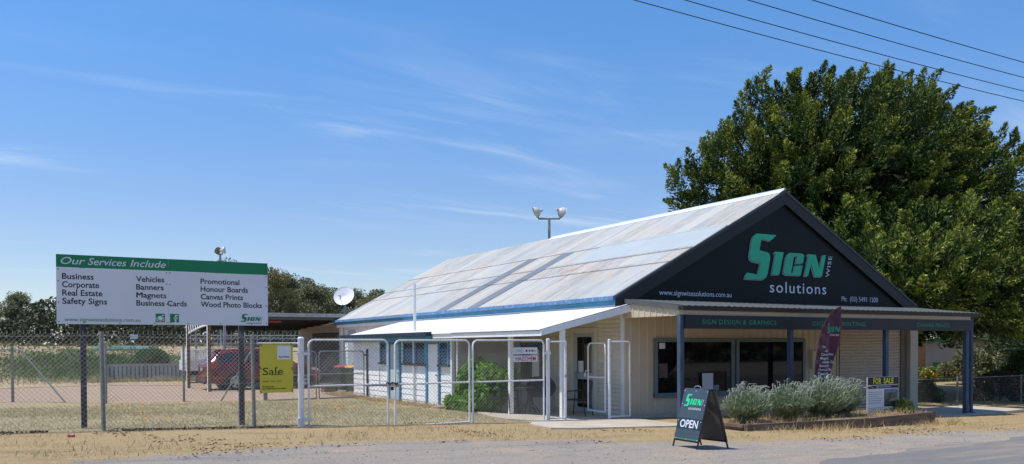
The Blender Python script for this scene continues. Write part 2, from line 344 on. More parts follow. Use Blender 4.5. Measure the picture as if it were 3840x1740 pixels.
def old_roof_material():
    m, nt, b, o = new_mat('peeling_roof_iron')
    t = nt.nodes.new('ShaderNodeTexCoord'); s = nt.nodes.new('ShaderNodeSeparateXYZ')
    nt.links.new(t.outputs['Object'], s.inputs[0])
    X, Y = s.outputs[0], s.outputs[1]
    sheet = nmath(nt, 'FLOOR', nmath(nt, 'DIVIDE', Y, 0.72))
    row = nmath(nt, 'ADD', nmath(nt, 'ADD', nmath(nt, 'GREATER_THAN', X, 1.5), nmath(nt, 'GREATER_THAN', X, 2.2)), nmath(nt, 'GREATER_THAN', X, 3.35))
    cb = nt.nodes.new('ShaderNodeCombineXYZ'); nt.links.new(sheet, cb.inputs[0]); nt.links.new(row, cb.inputs[1])
    wn_ = nt.nodes.new('ShaderNodeTexWhiteNoise'); wn_.noise_dimensions = '3D'; nt.links.new(cb.outputs[0], wn_.inputs[0])
    rnd = wn_.outputs[0]
    vs = objvec(nt, (0.55, 5.0, 0.55)); vf_ = objvec(nt, (0.35, 15.0, 0.35)); v = objvec(nt)
    n1 = nnoise(nt, 1.3, 6, 0.7, vs, 0.3); n2 = nnoise(nt, 3.0, 6, 0.75, vs, 0.2); n3 = nnoise(nt, 0.55, 4, 0.6, v)
    base = nmix(nt, rnd, (0.29, 0.31, 0.31), (0.51, 0.515, 0.50))
    base = nmix(nt, nmap(nt, n1, 0.35, 0.7, 0, 0.6), base, (0.56, 0.56, 0.53))
    n5 = nnoise(nt, 1.6, 4, 0.7, vf_)
    base = nmix(nt, nmap(nt, n5, 0.50, 0.72, 0, 0.6), base, (0.22, 0.235, 0.24))  # fine dark streaks down the slope; rib shading painted into the colour
    creamf = nmath(nt, 'MULTIPLY', nmap(nt, n2, 0.47, 0.60), nmap(nt, n3, 0.40, 0.56))
    c = nmix(nt, nmath(nt, 'MULTIPLY', creamf, 0.85), base, (0.62, 0.49, 0.35))
    # flaking red lead paint near the front half way down
    dy = nmath(nt, 'MULTIPLY', nmath(nt, 'SUBTRACT', Y, 4.2), 0.42); dx = nmath(nt, 'MULTIPLY', nmath(nt, 'SUBTRACT', X, 1.55), 1.1)
    rr = nmath(nt, 'ADD', nmath(nt, 'MULTIPLY', dx, dx), nmath(nt, 'MULTIPLY', dy, dy))
    n4 = nnoise(nt, 3.6, 6, 0.78, objvec(nt, (0.6, 2.6, 0.6)), 0.3)
    redf = nmath(nt, 'MULTIPLY', nmap(nt, rr, 0.1, 1.1, 1, 0), nmap(nt, n4, 0.50, 0.60))
    c = nmix(nt, nmath(nt, 'MULTIPLY', redf, 0.55), c, (0.36, 0.10, 0.075))
    redl = nmath(nt, 'MULTIPLY', nmap(nt, n3, 0.55, 0.7), nmap(nt, n4, 0.60, 0.68))
    c = nmix(nt, nmath(nt, 'MULTIPLY', redl, 0.3), c, (0.45, 0.22, 0.17))
    # the dark seam where each sheet laps the next
    fr = nmath(nt, 'FRACT', nmath(nt, 'DIVIDE', Y, 0.72))
    seam = nmath(nt, 'MULTIPLY', nmap(nt, fr, 0.0, 0.035, 1, 0), nmap(nt, rnd, 0.25, 0.5, 0, 1))
    c = nmix(nt, nmath(nt, 'MULTIPLY', seam, 0.75), c, (0.12, 0.12, 0.12))
    jag = nmath(nt, 'MULTIPLY', nmath(nt, 'SUBTRACT', nnoise(nt, 9.0, 3, 0.7, v), 0.5), 0.10)
    for lx in (1.36, 2.06, 3.21):
        dl = nmath(nt, 'ABSOLUTE', nmath(nt, 'ADD', nmath(nt, 'SUBTRACT', X, lx), jag))
        c = nmix(nt, nmap(nt, dl, 0.006, 0.035, 0.55, 0.0), c, (0.16, 0.15, 0.13))
    nt.links.new(c, b.inputs['Base Color']); b.inputs['Roughness'].default_value = 0.6
    b.inputs['Specular IOR Level'].default_value = 0.3
    return m
def brick_material():
    m, nt, b, o = new_mat('orange_brick')
    br = nt.nodes.new('ShaderNodeTexBrick')
    v = nt.nodes.new('ShaderNodeMapping'); t = nt.nodes.new('ShaderNodeTexCoord')
    nt.links.new(t.outputs['Object'], v.inputs[0]); v.inputs['Rotation'].default_value = (R(90), 0, 0)
    nt.links.new(v.outputs[0], br.inputs['Vector'])
    br.inputs['Color1'].default_value = (0.34, 0.14, 0.05, 1); br.inputs['Color2'].default_value = (0.44, 0.2, 0.075, 1)
    br.inputs['Mortar'].default_value = (0.3, 0.24, 0.18, 1)
    br.inputs['Scale'].default_value = 1.0; br.inputs['Brick Width'].default_value = 0.24
    br.inputs['Row Height'].default_value = 0.086; br.inputs['Mortar Size'].default_value = 0.008
    nt.links.new(br.outputs[0], b.inputs['Base Color']); b.inputs['Roughness'].default_value = 0.9
    return m
MAT['ground'] = ground_material(); MAT['asphalt'] = road_material(); MAT['old_roof'] = old_roof_material()
MAT['brick'] = brick_material()
MAT['roof_white'] = paint('white_roof_iron', (0.80, 0.80, 0.80), 0.5, 0.04, 1.2, (0.62, 0.58, 0.52), 0.25)
MAT['roof_band'] = paint('pale_flat_sheet', (0.44, 0.48, 0.475), 0.45, 0.04, 1.0, (0.6, 0.5, 0.4), 0.2)
MAT['roof_shiny'] = paint('plain_zinc_sheet', (0.17, 0.20, 0.23), 0.5, 0.08, 1.0)
MAT['ridge_white'] = paint('white_ridge_cap', (0.72, 0.75, 0.78), 0.45, 0.05, 2)

# ------------------------------------------------------------------ mesh builder
class MB:
    def __init__(s): s.v = []; s.f = []
    def add(s, verts, faces):
        o = len(s.v); s.v += [tuple(p) for p in verts]; s.f += [tuple(i + o for i in f) for f in faces]
    def box(s, x0, x1, y0, y1, z0, z1, m=None):
        v = [(x0, y0, z0), (x1, y0, z0), (x1, y1, z0), (x0, y1, z0), (x0, y0, z1), (x1, y0, z1), (x1, y1, z1), (x0, y1, z1)]
        if m is not None: v = [tuple(m @ Vector(p)) for p in v]
        s.add(v, [(0, 3, 2, 1), (4, 5, 6, 7), (0, 1, 5, 4), (1, 2, 6, 5), (2, 3, 7, 6), (3, 0, 4, 7)]); return s
    def quad(s, a, b, c, d): s.add([a, b, c, d], [(0, 1, 2, 3)]); return s
    def poly(s, pts): s.add(pts, [tuple(range(len(pts)))]); return s
    def tube(s, pts, r, n=8, cap=True):
        pts = [Vector(p) for p in pts]; rs = r if isinstance(r, (list, tuple)) else [r] * len(pts)
        rings = []; up = None
        for i, p in enumerate(pts):
            t = (pts[min(i + 1, len(pts) - 1)] - pts[max(i - 1, 0)]).normalized()
            if up is None:
                up = Vector((0, 0, 1)) if abs(t.z) < 0.9 else Vector((1, 0, 0))
            a = t.cross(up); a = a.normalized() if a.length > 1e-6 else t.orthogonal().normalized()
            up = a.cross(t).normalized()
            rings.append([p + (a * math.cos(2 * math.pi * k / n + 0.39) + up * math.sin(2 * math.pi * k / n + 0.39)) * rs[i] for k in range(n)])
        o = len(s.v)
        for rg in rings: s.v += [tuple(q) for q in rg]
        for i in range(len(rings) - 1):
            for k in range(n):
                k2 = (k + 1) % n
                s.f.append((o + i * n + k, o + i * n + k2, o + (i + 1) * n + k2, o + (i + 1) * n + k))
        if cap:
            s.f.append(tuple(o + k for k in reversed(range(n))))
            s.f.append(tuple(o + (len(rings) - 1) * n + k for k in range(n)))
        return s
    def prism(s, poly, f, w0, w1):
        """2-D outline poly put in space by f(u, v, w), pulled from w0 to w1"""
        n = len(poly); o = len(s.v)
        s.v += [tuple(f(u, v, w0)) for u, v in poly] + [tuple(f(u, v, w1)) for u, v in poly]
        s.f.append(tuple(o + i for i in reversed(range(n)))); s.f.append(tuple(o + n + i for i in range(n)))
        for i in range(n):
            j = (i + 1) % n; s.f.append((o + i, o + j, o + n + j, o + n + i))
        return s
    def lathe(s, prof, m, n=20):
        o = len(s.v)
        for r, h in prof:
            for k in range(n):
                a = 2 * math.pi * k / n
                s.v.append(tuple(m @ Vector((r * math.cos(a), r * math.sin(a), h))))
        for i in range(len(prof) - 1):
            for k in range(n):
                k2 = (k + 1) % n
                s.f.append((o + i * n + k, o + i * n + k2, o + (i + 1) * n + k2, o + (i + 1) * n + k))
        return s
    def grid(s, fn, nu, nv):
        o = len(s.v)
        for i in range(nu + 1):
            for j in range(nv + 1): s.v.append(tuple(fn(i / nu, j / nv)))
        for i in range(nu):
            for j in range(nv):
                a = o + i * (nv + 1) + j; s.f.append((a, a + nv + 1, a + nv + 2, a + 1))
        return s
    def build(s, name, mat, parent=None, smooth=False, bevel=0.0, label=None, solid=0.0):
        me = bpy.data.meshes.new(name); me.from_pydata(s.v, [], s.f)
        ob = bpy.data.objects.new(name, me); S.collection.objects.link(ob)
        me.materials.append(MAT[mat] if isinstance(mat, str) else mat)
        bm = bmesh.new(); bm.from_mesh(me); bmesh.ops.recalc_face_normals(bm, faces=bm.faces); bm.to_mesh(me); bm.free()
        if smooth:
            me.polygons.foreach_set('use_smooth', [True] * len(me.polygons))
            me.set_sharp_from_angle(angle=R(38))
        if solid:
            md = ob.modifiers.new('thickness', 'SOLIDIFY'); md.thickness = solid; md.offset = 0
        if bevel:
            md = ob.modifiers.new('edge', 'BEVEL'); md.width = bevel; md.segments = 2; md.limit_method = 'ANGLE'
        if parent is not None:
            ob.parent = parent
            if parent.get('_loc') is not None:
                L = parent['_loc']; ob['_loc'] = tuple(L)
                me.transform(Matrix.Translation((-L[0], -L[1], -L[2])))
        if label: ob['label'] = label
        return ob

def thing(name, label, cat, loc=(0, 0, 0), group=None):
    o = bpy.data.objects.new(name, None); S.collection.objects.link(o)
    o.location = loc; o.empty_display_size = 0.2
    o['label'] = label; o['category'] = cat; o['_loc'] = tuple(float(c) for c in loc)
    if group: o['group'] = group
    return o
def tag(o, label, cat, group=None, kind=None):
    o['label'] = label; o['category'] = cat
    if group: o['group'] = group
    if kind: o['kind'] = kind
    return o

# lettering is collected per sign and turned into one mesh per colour at the end
TEXTS = []
def text(parent, name, mat, s, frame, u0, u1, v0, cap, shear=0.0, bold=0.0, spacing=1.0):
    """one line of writing: left/right ends u0, u1, base line v0, capital height cap; frame(u, v) puts it on its board"""
    TEXTS.append((parent, name, mat, s, frame, u0, u1, v0, cap, shear, bold, spacing))
def flush_texts():
    def make(s, shear, bold, spacing):
        c = bpy.data.curves.new('lettering_tmp', 'FONT'); c.body = s; c.size = 1.0; c.shear = shear; c.offset = bold
        c.space_character = spacing; c.resolution_u = 3
        o = bpy.data.objects.new('lettering_tmp', c); S.collection.objects.link(o); return o
    ref = make('H', 0, 0, 1.0)
    obs = [make(t[3], t[9], t[10], t[11]) for t in TEXTS]
    bpy.context.view_layer.update()
    dg = bpy.context.evaluated_depsgraph_get()
    def grab(o):
        me = bpy.data.meshes.new_from_object(o.evaluated_get(dg))
        v = [tuple(p.co) for p in me.vertices]; f = [tuple(p.vertices) for p in me.polygons]
        bpy.data.meshes.remove(me); return v, f
    rv, _ = grab(ref); caph = max(p[1] for p in rv)
    groups = {}
    for t, o in zip(TEXTS, obs):
        v, f = grab(o)
        if not v: continue
        parent, name, mat, s, frame, u0, u1, v0, cap = t[:9]
        a = min(p[0] for p in v); b = max(p[0] for p in v)
        k = (u1 - u0) / (b - a)
        key = (parent, name, mat, len(groups))
        mb = groups.setdefault(key, MB())
        mb.add([frame(u0 + (p[0] - a) * k, v0 + p[1] * cap / caph) for p in v], f)
    for o in [ref] + obs:
        c = o.data; bpy.data.objects.remove(o); bpy.data.curves.remove(c)
    for (parent, name, mat, _), mb in groups.items():
        mb.build(name, mat, parent)

def front(y):                      # a board facing the street (-Y)
    return lambda u, v, w=0.0: (u, y - w, v)

# the letters of the shop's logo, outlines in metres on the gable
LOGO = {
 'S': [(4.286, 4.589), (4.956, 4.591), (4.972, 4.567), (4.769, 4.43), (4.463, 4.458), (4.431, 4.43), (4.366, 4.171), (4.388, 4.157), (4.659, 4.122), (4.736, 4.074), (4.758, 3.974), (4.66, 3.549), (4.606, 3.462), (4.497, 3.404), (3.865, 3.399), (3.844, 3.418), (3.886, 3.527), (3.939, 3.56), (4.28, 3.527), (4.313, 3.544), (4.403, 3.81), (4.388, 3.83), (4.12, 3.859), (4.034, 3.916), (4.009, 3.999), (4.087, 4.387), (4.13, 4.497), (4.205, 4.563)],
 'I': [(4.934, 4.152), (5.262, 4.152), (5.102, 3.559), (4.825, 3.548), (4.963, 4.102), (4.901, 4.125)],
 'G': [(5.484, 4.152), (5.977, 4.153), (6.047, 4.117), (6.047, 4.069), (6.001, 3.898), (5.724, 3.881), (5.781, 4.075), (5.746, 4.086), (5.655, 4.073), (5.541, 3.623), (5.633, 3.616), (5.678, 3.788), (5.632, 3.807), (5.989, 3.838), (5.92, 3.566), (5.349, 3.56), (5.263, 3.604), (5.27, 3.684), (5.359, 4.043), (5.416, 4.117)],
 'N': [(6.187, 4.15), (6.505, 4.148), (6.654, 3.782), (6.773, 4.124), (6.744, 4.144), (6.917, 4.161), (6.758, 3.566), (6.471, 3.555), (6.321, 3.905), (6.2, 3.561), (6.06, 3.556), (6.217, 4.109), (6.152, 4.125)]}
def logo(parent, frame, u0, v0, k, green, sol, wise, thick=0.02, shadow=None, kv=None):
    """frame(u,v,w); the logo's lower-left corner (3.844, 3.399) lands on (u0, v0)"""
    kv = kv or k
    g = lambda p, du=0, dv=0: [(u0 + (x - 3.844 + du) * k, v0 + (z - 3.399 + dv) * kv) for x, z in p]
    mb = MB()
    for p in LOGO.values(): mb.prism(g(p), frame, thick * 0.55, thick)
    mb.build('logo_lettering', green, parent)
    if shadow:
        mb = MB()
        for p in LOGO.values(): mb.prism(g(p, -0.035, -0.028), frame, 0.003, thick * 0.5)
        mb.build('logo_shadow', shadow, parent)
    fr = lambda u, v: frame(u, v, 0.006)
    text(parent, 'lettering', sol, 'solutions', fr, u0 + (4.77 - 3.844) * k, u0 + (6.96 - 3.844) * k, v0 + (3.085 - 3.399) * kv, 0.285 * kv, 0, 0.004, 1.15)
    # WISE climbs the right-hand side of the N
    wu, wv = u0 + (7.06 - 3.844) * k, v0 + (3.56 - 3.399) * kv
    fw = lambda u, v: frame(wu - v * 1.0 + (u - wv) * (k / kv) * 0.24, u, 0.006)
    text(parent, 'lettering', wise, 'WISE', fw, wv, wv + 0.58 * kv, 0.0, 0.135 * k, 0, 0.0, 1.15)

# ------------------------------------------------------------------ terrain
def sstep(a, b, x):
    t = np.clip((x - a) / (b - a), 0, 1); return t * t * (3 - 2 * t)
def gz(x, y):
    x = np.asarray(x, float); y = np.asarray(y, float)
    xc = np.clip(x, -16, 24)
    s = np.where(xc < 0, -0.031 * xc, -0.024 * xc)
    w = 1 - 0.85 * sstep(1.0, 11.0, y) * (x < 0)
    fall = 1 - 0.65 * sstep(4.0, 9.0, -y)
    z = s * w * fall
    rise = 1.75 * sstep(30.5, 41.0, y + np.clip((-9 - x) * 0.25, 0, 6)) * (1 - sstep(4, 18, x))
    return z + rise
def G(x, y): return float(gz(x, y))
GE = [(-80, -5.6), (-16, -5.4), (-12.46, -5.05), (-11.83, -4.75), (-10.06, -4.15), (-8.83, -3.75), (-7.54, -3.6), (-6.25, -3.75), (-4.37, -4.35), (-2.87, -4.9), (-2.15, -5.3), (-0.5, -5.5), (2.18, -5.5), (4.07, -5.4), (5.26, -5.8), (6.0, -5.9), (12, -6.2), (80, -6.2)]
def gravel_edge(x): return np.interp(x, [p[0] for p in GE], [p[1] for p in GE])
def axis(lo, hi, step, far):
    a = list(np.arange(lo, hi + 1e-6, step)); d = step; p = hi; q = lo
    while p < far:
        d *= 1.35; p += d; q -= d; a.append(p); a.insert(0, q)
    return np.array(a)
xs = axis(-30, 28, 0.25, 2500); ys = axis(-17, 46, 0.25, 2500)
XX, YY = np.meshgrid(xs, ys, indexing='ij')
near = (np.abs(XX) < 40) & (YY > -25) & (YY < 60)
ZZ = gz(XX, YY) + near * (RNG.random(XX.shape) - 0.5) * 0.012
nx, ny = XX.shape
vv = np.stack([XX.ravel(), YY.ravel(), ZZ.ravel()], 1)
ii = np.arange(nx * ny).reshape(nx, ny)
ff = np.stack([ii[:-1, :-1].ravel(), ii[1:, :-1].ravel(), ii[1:, 1:].ravel(), ii[:-1, 1:].ravel()], 1)
def np_mesh(name, verts, faces, mat, k):
    me = bpy.data.meshes.new(name)
    me.vertices.add(len(verts)); me.vertices.foreach_set('co', verts.astype(np.float32).ravel())
    me.loops.add(faces.size); me.loops.foreach_set('vertex_index', faces.astype(np.int32).ravel())
    me.polygons.add(len(faces)); me.polygons.foreach_set('loop_start', np.arange(0, faces.size, k, dtype=np.int32))
    me.polygons.foreach_set('loop_total', np.full(len(faces), k, dtype=np.int32))
    me.update(calc_edges=True); me.validate()
    me.materials.append(MAT[mat] if isinstance(mat, str) else mat)
    ob = bpy.data.objects.new(name, me); S.collection.objects.link(ob)
    return ob
ground = np_mesh('ground', vv, ff, 'ground', 4)
ground.data.polygons.foreach_set('use_smooth', np.ones(len(ground.data.polygons), dtype=bool))
x, y = XX.ravel(), YY.ravel()
def attr(ob, n, val):
    a = ob.data.attributes.new(n, 'FLOAT', 'POINT'); a.data.foreach_set('value', val.astype(np.float32))
ge = gravel_edge(x)
attr(ground, 'gravel', sstep(0.8, -0.8, y - ge))
lawn_m = sstep(-0.9, -0.4, y) * sstep(11.3, 10.3, y + np.clip((-6 - x) * 0.35, -0.6, 3) * -1.0) * sstep(-2.0, -2.9, x)
attr(ground, 'lawn', lawn_m)
edge_y = 10.8 + np.clip((-6 - x) * 0.35, -0.6, 3.0)
attr(ground, 'dirt', sstep(-0.4, 0.8, y - edge_y) * sstep(27.5, 25.5, y + np.clip((-9 - x) * 0.6, 0, 9)) * sstep(3, 0.5, x))
bk = sstep(26.0, 28.5, y + np.clip((-9 - x) * 0.6, 0, 9)) * sstep(12, 6, x)
attr(ground, 'bank', bk)
gb = np.exp(-(((x + 8.5) / 5.0) ** 2 + ((y - 34.0) / 3.2) ** 2))
attr(ground, 'green', np.clip(gb * 1.1 + sstep(54, 58, y), 0, 1))
attr(ground, 'ballast', sstep(41.0, 42.5, y + np.clip((-9 - x) * 0.25, 0, 6)) * sstep(60, 52, y) * sstep(18, 8, x))
ground['kind'] = 'structure'; ground['label'] = 'dry grass, gravel and bare earth ground rising to a bank'; ground['category'] = 'ground'

# asphalt road in front, worn ragged edge
n = 260
rx = np.concatenate([np.linspace(-90, -30, 30), np.linspace(-29, 30, n), np.linspace(31, 200, 40)])
re = -7.38 + 0.025 * np.clip(rx, -10, 20) * 4 - 0.45 * np.clip(-2 - rx, 0, 12) + 0.10 * np.sin(rx * 1.7) + 0.06 * np.sin(rx * 5.3 + 1) + (RNG.random(len(rx)) - 0.5) * 0.10
rows = [re] + [np.full(len(rx), q) for q in (-8.5, -10, -12, -14, -17, -22)]
V = np.concatenate([np.stack([rx, q, gz(rx, q) + 0.012], 1) for q in rows])
ii = np.arange(len(rows) * len(rx)).reshape(len(rows), len(rx))
F = np.stack([ii[:-1, :-1].ravel(), ii[:-1, 1:].ravel(), ii[1:, 1:].ravel(), ii[1:, :-1].ravel()], 1)
road = np_mesh('road', V, F, 'asphalt', 4)
road['kind'] = 'structure'; road['label'] = 'worn grey asphalt road along the verge'; road['category'] = 'road'

# concrete paths
mb = MB()
P_ = [(-3.1, 0.15), (-2.75, -0.45), (-3.35, -1.25), (-3.5, -2.25), (-2.9, -2.45), (-0.5, -2.5), (-0.12, -2.05), (0.0, -0.05), (0.0, 4.55), (-2.0, 4.55), (-3.0, 1.2)]
mb.prism(P_, lambda u, v, w: (u, v, w + max(G(u, v), 0.0)), -0.10, 0.03)
path = mb.build('concrete_path', 'concrete', bevel=0.01); path['kind'] = 'structure'
path['label'] = 'pale concrete path leading in to the side door'; path['category'] = 'path'
mb = MB(); mb.prism([(7.3, -2.55), (13.3, -2.0), (13.3, -0.15), (10.95, -0.15), (10.95, -0.02), (7.3, -0.02)], lambda u, v, w: (u, v, w), -0.4, -0.215)
path2 = mb.build('concrete_path', 'concrete', bevel=0.01); path2['kind'] = 'structure'
path2['label'] = 'concrete slab under the right end of the shop awning'; path2['category'] = 'path'

# ------------------------------------------------------------------ sheet helpers
def corr(mb, y0, y1, a, b, amp=0.009, pitch=0.076, per=6, rows=1):
    """corrugated sheet whose ribs run from a=(x,z) to b=(x,z); waves follow Y"""
    d = Vector((b[0] - a[0], 0, b[1] - a[1])); nrm = Vector((-d.z, 0, d.x)).normalized()
    if nrm.z < 0: nrm = -nrm
    nn = int((y1 - y0) / pitch * per)
    def fn(u, v):
        yy = y0 + (y1 - y0) * u; h = amp * math.cos(2 * math.pi * yy / pitch)
        return (a[0] + d.x * v + nrm.x * h, yy, a[1] + d.z * v + nrm.z * h)
    mb.grid(fn, nn, rows)
def ribbed(mb, x0, x1, z0f, z1f, y, pitch=0.245, rib=0.028, proud=0.018, facing=-1):
    """pan-and-rib wall sheet facing -Y; z0f, z1f give bottom and top at x"""
    xs_ = []; q = x0
    while q < x1 - 1e-6:
        e = min(q + pitch, x1)
        xs_ += [(q, 0), (min(q + pitch - rib - 0.016, e), 0), (min(q + pitch - rib - 0.004, e), proud), (min(q + pitch - 0.012, e), proud), (e, 0)]
        q += pitch
    for (a, da), (b, db) in zip(xs_[:-1], xs_[1:]):
        if b - a < 1e-5: continue
        mb.quad((a, y + facing * da, z0f(a)), (b, y + facing * db, z0f(b)), (b, y + facing * db, z1f(b)), (a, y + facing * da, z1f(a)))
def boards(mb, axis_, c, p0, p1, z0, z1, h=0.165, out=0.016, sign=-1, wob=0.0):
    """lapped weatherboards on a wall; axis_='x' wall plane x=c spanning y p0..p1, or 'y' wall plane y=c spanning x"""
    z = z0
    while z < z1 - 1e-4:
        t = min(z + h, z1)
        o1, o0 = sign * out, sign * 0.003
        if axis_ == 'x':
            mb.quad((c + o1, p0, z), (c + o1, p1, z), (c + o0, p1, t), (c + o0, p0, t)); mb.quad((c, p0, z), (c, p1, z), (c + o1, p1, z), (c + o1, p0, z))
        else:
            mb.quad((p0, c + o1, z), (p1, c + o1, z), (p1, c + o0, t), (p0, c + o0, t)); mb.quad((p0, c, z), (p1, c, z), (p1, c + o1, z), (p0, c + o1, z))
        z = t
def hcorr(mb, y0, y1, x, z0, z1, pitch=0.10, amp=0.012):
    """horizontally corrugated wall sheet facing -X"""
    nn = int((z1 - z0) / pitch * 6)
    mb.grid(lambda u, v: (x - amp - amp * math.cos(2 * math.pi * (z0 + (z1 - z0) * u) / pitch), y0 + (y1 - y0) * v, z0 + (z1 - z0) * u), nn, 1)

# ------------------------------------------------------------------ the shop
shop = thing('shop_building', 'long gabled shop with black gable sign, beige front and weathered iron roof', 'shop', (0, 0, 0))
EX, EZ, RXX, RZ = -0.28, 2.86, 5.27, 5.76          # eave and ridge of the main roof
k_ = (RZ - EZ) / (RXX - EX)
rz = lambda xx: EZ + k_ * (xx - EX) if xx < RXX else RZ - k_ * (xx - RXX)
# walls
mb = MB(); ribbed(mb, 0.0, 7.52, lambda q: -0.02 - 0.012 * q, lambda q: 2.74, -0.01)
mb.box(0.0, 0.06, -0.034, -0.008, 0.0, 2.5); mb.box(10.2, 10.8, -0.028, -0.006, -0.25, 2.74); mb.box(7.52, 10.2, -0.028, -0.006, 2.16, 2.74)
mb.box(7.46, 7.52, -0.04, -0.03, -0.1, 2.2)
mb.build('front_wall', 'beige', shop)
mb = MB(); mb.box(0.0, 10.8, 0.0, 0.12, -0.4, 2.8); mb.box(10.68, 10.8, 0.12, 19.9, -0.4, 2.8); mb.box(0.0, 10.8, 19.8, 19.9, -0.4, 2.8)
mb.box(0.0, 0.12, 0.12, 19.8, -0.4, 2.84)
mb.build('wall_core', 'cream', shop)
mb = MB(); mb.box(-0.17, 1.55, -0.16, -0.035, -0.2, 0.05); mb.box(1.55, 7.4, -0.11, -0.035, -0.3, 0.03)
mb.build('footing', 'concrete', shop, bevel=0.008)
MAT['cap'] = paint('grey_barge_cap', (0.055, 0.058, 0.058), 0.5, 0.1, 2)
# gable
mb = MB(); mb.prism([(-0.02, 2.5), (10.82, 2.5), (10.82, rz(10.82) - 0.02), (RXX, RZ - 0.02), (-0.02, rz(-0.02) - 0.02)], front(0.0), 0.035, 0.062)
mb.build('gable_board', 'black', shop)
for sgn in (-1, 1):
    fx = (lambda u: u) if sgn < 0 else (lambda u: 2 * RXX - u)
    mb = MB(); mb.prism([(fx(EX - 0.04), EZ - 0.04), (fx(EX - 0.04), EZ - 0.36), (fx(EX + 0.1), EZ - 0.31), (fx(RXX), RZ - 0.345), (fx(RXX), RZ + 0.0)], front(-0.10), 0.0, 0.04)
    mb.build('barge_board', 'charcoal', shop)
    mb = MB(); mb.prism([(fx(EX - 0.055), EZ + 0.0), (fx(EX - 0.055), EZ - 0.06), (fx(RXX), RZ - 0.045), (fx(RXX), RZ + 0.03)], front(-0.05), 0.0, 0.105)
    mb.build('barge_cap', MAT['cap'], shop)
# soffit under the overhang
mb = MB(); mb.prism([(EX, EZ - 0.06), (RXX, RZ - 0.06), (2 * RXX - EX, EZ - 0.06), (2 * RXX - EX, EZ - 0.10), (RXX, RZ - 0.10), (EX, EZ - 0.10)], front(0.0), 0.0, 0.095)
mb.build('soffit', 'charcoal', shop)
# main roof, four lapped courses of old corrugated iron on the side facing the yard
cuts = [EX, 1.5, 2.2, 3.35, RXX - 0.02]
mb = MB()
for i in range(4):
    a, b = cuts[i], cuts[i + 1]; up = 0.010 * i
    corr(mb, -0.12, 20.1, (a - (0.14 if i else 0.06), rz(a - (0.14 if i else 0.06)) + up + 0.012), (b, rz(b) + up + 0.008))
mb.build('roof', 'old_roof', shop, smooth=True)
mb = MB(); mb.quad((RXX, -0.12, RZ - 0.01), (2 * RXX - EX, -0.12, EZ - 0.01), (2 * RXX - EX, 20.1, EZ - 0.01), (RXX, 20.1, RZ - 0.01))
mb.quad((RXX, -0.08, RZ - 0.05), (EX, -0.08, EZ - 0.05), (EX, 20.05, EZ - 0.05), (RXX, 20.05, RZ - 0.05))
mb.build('roof_far_slope', 'roof_grey', shop)
mb = MB(); corr(mb, -0.09, 5.3, (2.12, rz(2.12) + 0.040), (3.36, rz(3.36) + 0.046), amp=0.003, pitch=0.2)
mb.build('roof_patch', 'roof_band', shop, smooth=True, label='smooth pale sheet near the front of the roof')
for y0 in (6.75, 8.95):
    mb = MB(); corr(mb, y0, y0 + 0.66, (EX - 0.07, rz(EX - 0.07) + 0.026), (1.5, rz(1.5) + 0.026)); corr(mb, y0 - 0.12, y0 + 0.54, (1.36, rz(1.36) + 0.040), (3.2, rz(3.2) + 0.040))
    mb.build('roof_patch', 'roof_shiny', shop, smooth=True, label='darker plain zinc sheet running down the roof')
mb = MB(); mb.prism([(RXX - 0.2, RZ - 0.055), (RXX, RZ + 0.045), (RXX + 0.2, RZ - 0.055), (RXX, RZ + 0.06)], lambda u, v, w: (u, w, v), -0.12, 11.2)
mb.tube([(RXX, -0.12, RZ + 0.06), (RXX, 11.2, RZ + 0.06)], 0.03, 6)
mb.build('ridge_cap', 'ridge_white', shop)
mb = MB(); mb.prism([(RXX - 0.17, RZ - 0.06), (RXX, RZ + 0.03), (RXX + 0.17, RZ - 0.06)], lambda u, v, w: (u, w, v), 11.2, 20.1)
mb.build('ridge_cap', 'roof_grey', shop)
# eaves gutter and fascia along the yard side
mb = MB(); mb.prism([(EX - 0.10, EZ - 0.005), (EX - 0.12, EZ - 0.10), (EX + 0.02, EZ - 0.12), (EX + 0.02, EZ - 0.02)], lambda u, v, w: (u, w, v), -0.11, 20.2)
m_gut = paint('blue_gutter_peeling', (0.085, 0.185, 0.34), 0.4, 0.2, 5, (0.75, 0.77, 0.78), 0.75, stretch=(1, 1.5, 1))
mb.build('gutter', m_gut, shop)
mb = MB(); mb.box(EX + 0.03, EX + 0.06, -0.10, 20.0, EZ - 0.205, EZ - 0.05)
mb.build('fascia', 'blue_fascia', shop)
mb = MB(); mb.box(EX + 0.04, EX + 0.058, -0.10, 20.0, EZ - 0.33, EZ - 0.21)
mb.build('lower_fascia', 'white', shop)
mb = MB(); mb.box(EX + 0.065, 0.0, -0.02, 20.0, EZ - 0.30, EZ - 0.27)
mb.build('soffit', 'white', shop)
# side wall, corrugated part by the door, then notice window
mb = MB()
for (a, b, c, d) in ((0.06, 1.0, 0.0, 2.6), (2.11, 4.6, 0.0, 0.0), ):
    pass
hcorr(mb, 0.06, 0.98, 0.0, 0.02, 2.64); hcorr(mb, 0.98, 2.13, 0.0, 2.12, 2.64); hcorr(mb, 2.13, 4.62, 0.0, 0.02, 2.64)
mb.build('side_wall', 'cream', shop, smooth=True)
mb = MB(); mb.box(-0.05, 0.02, -0.03, 0.05, -0.02, 2.55); mb.build('corner_trim', 'white', shop)
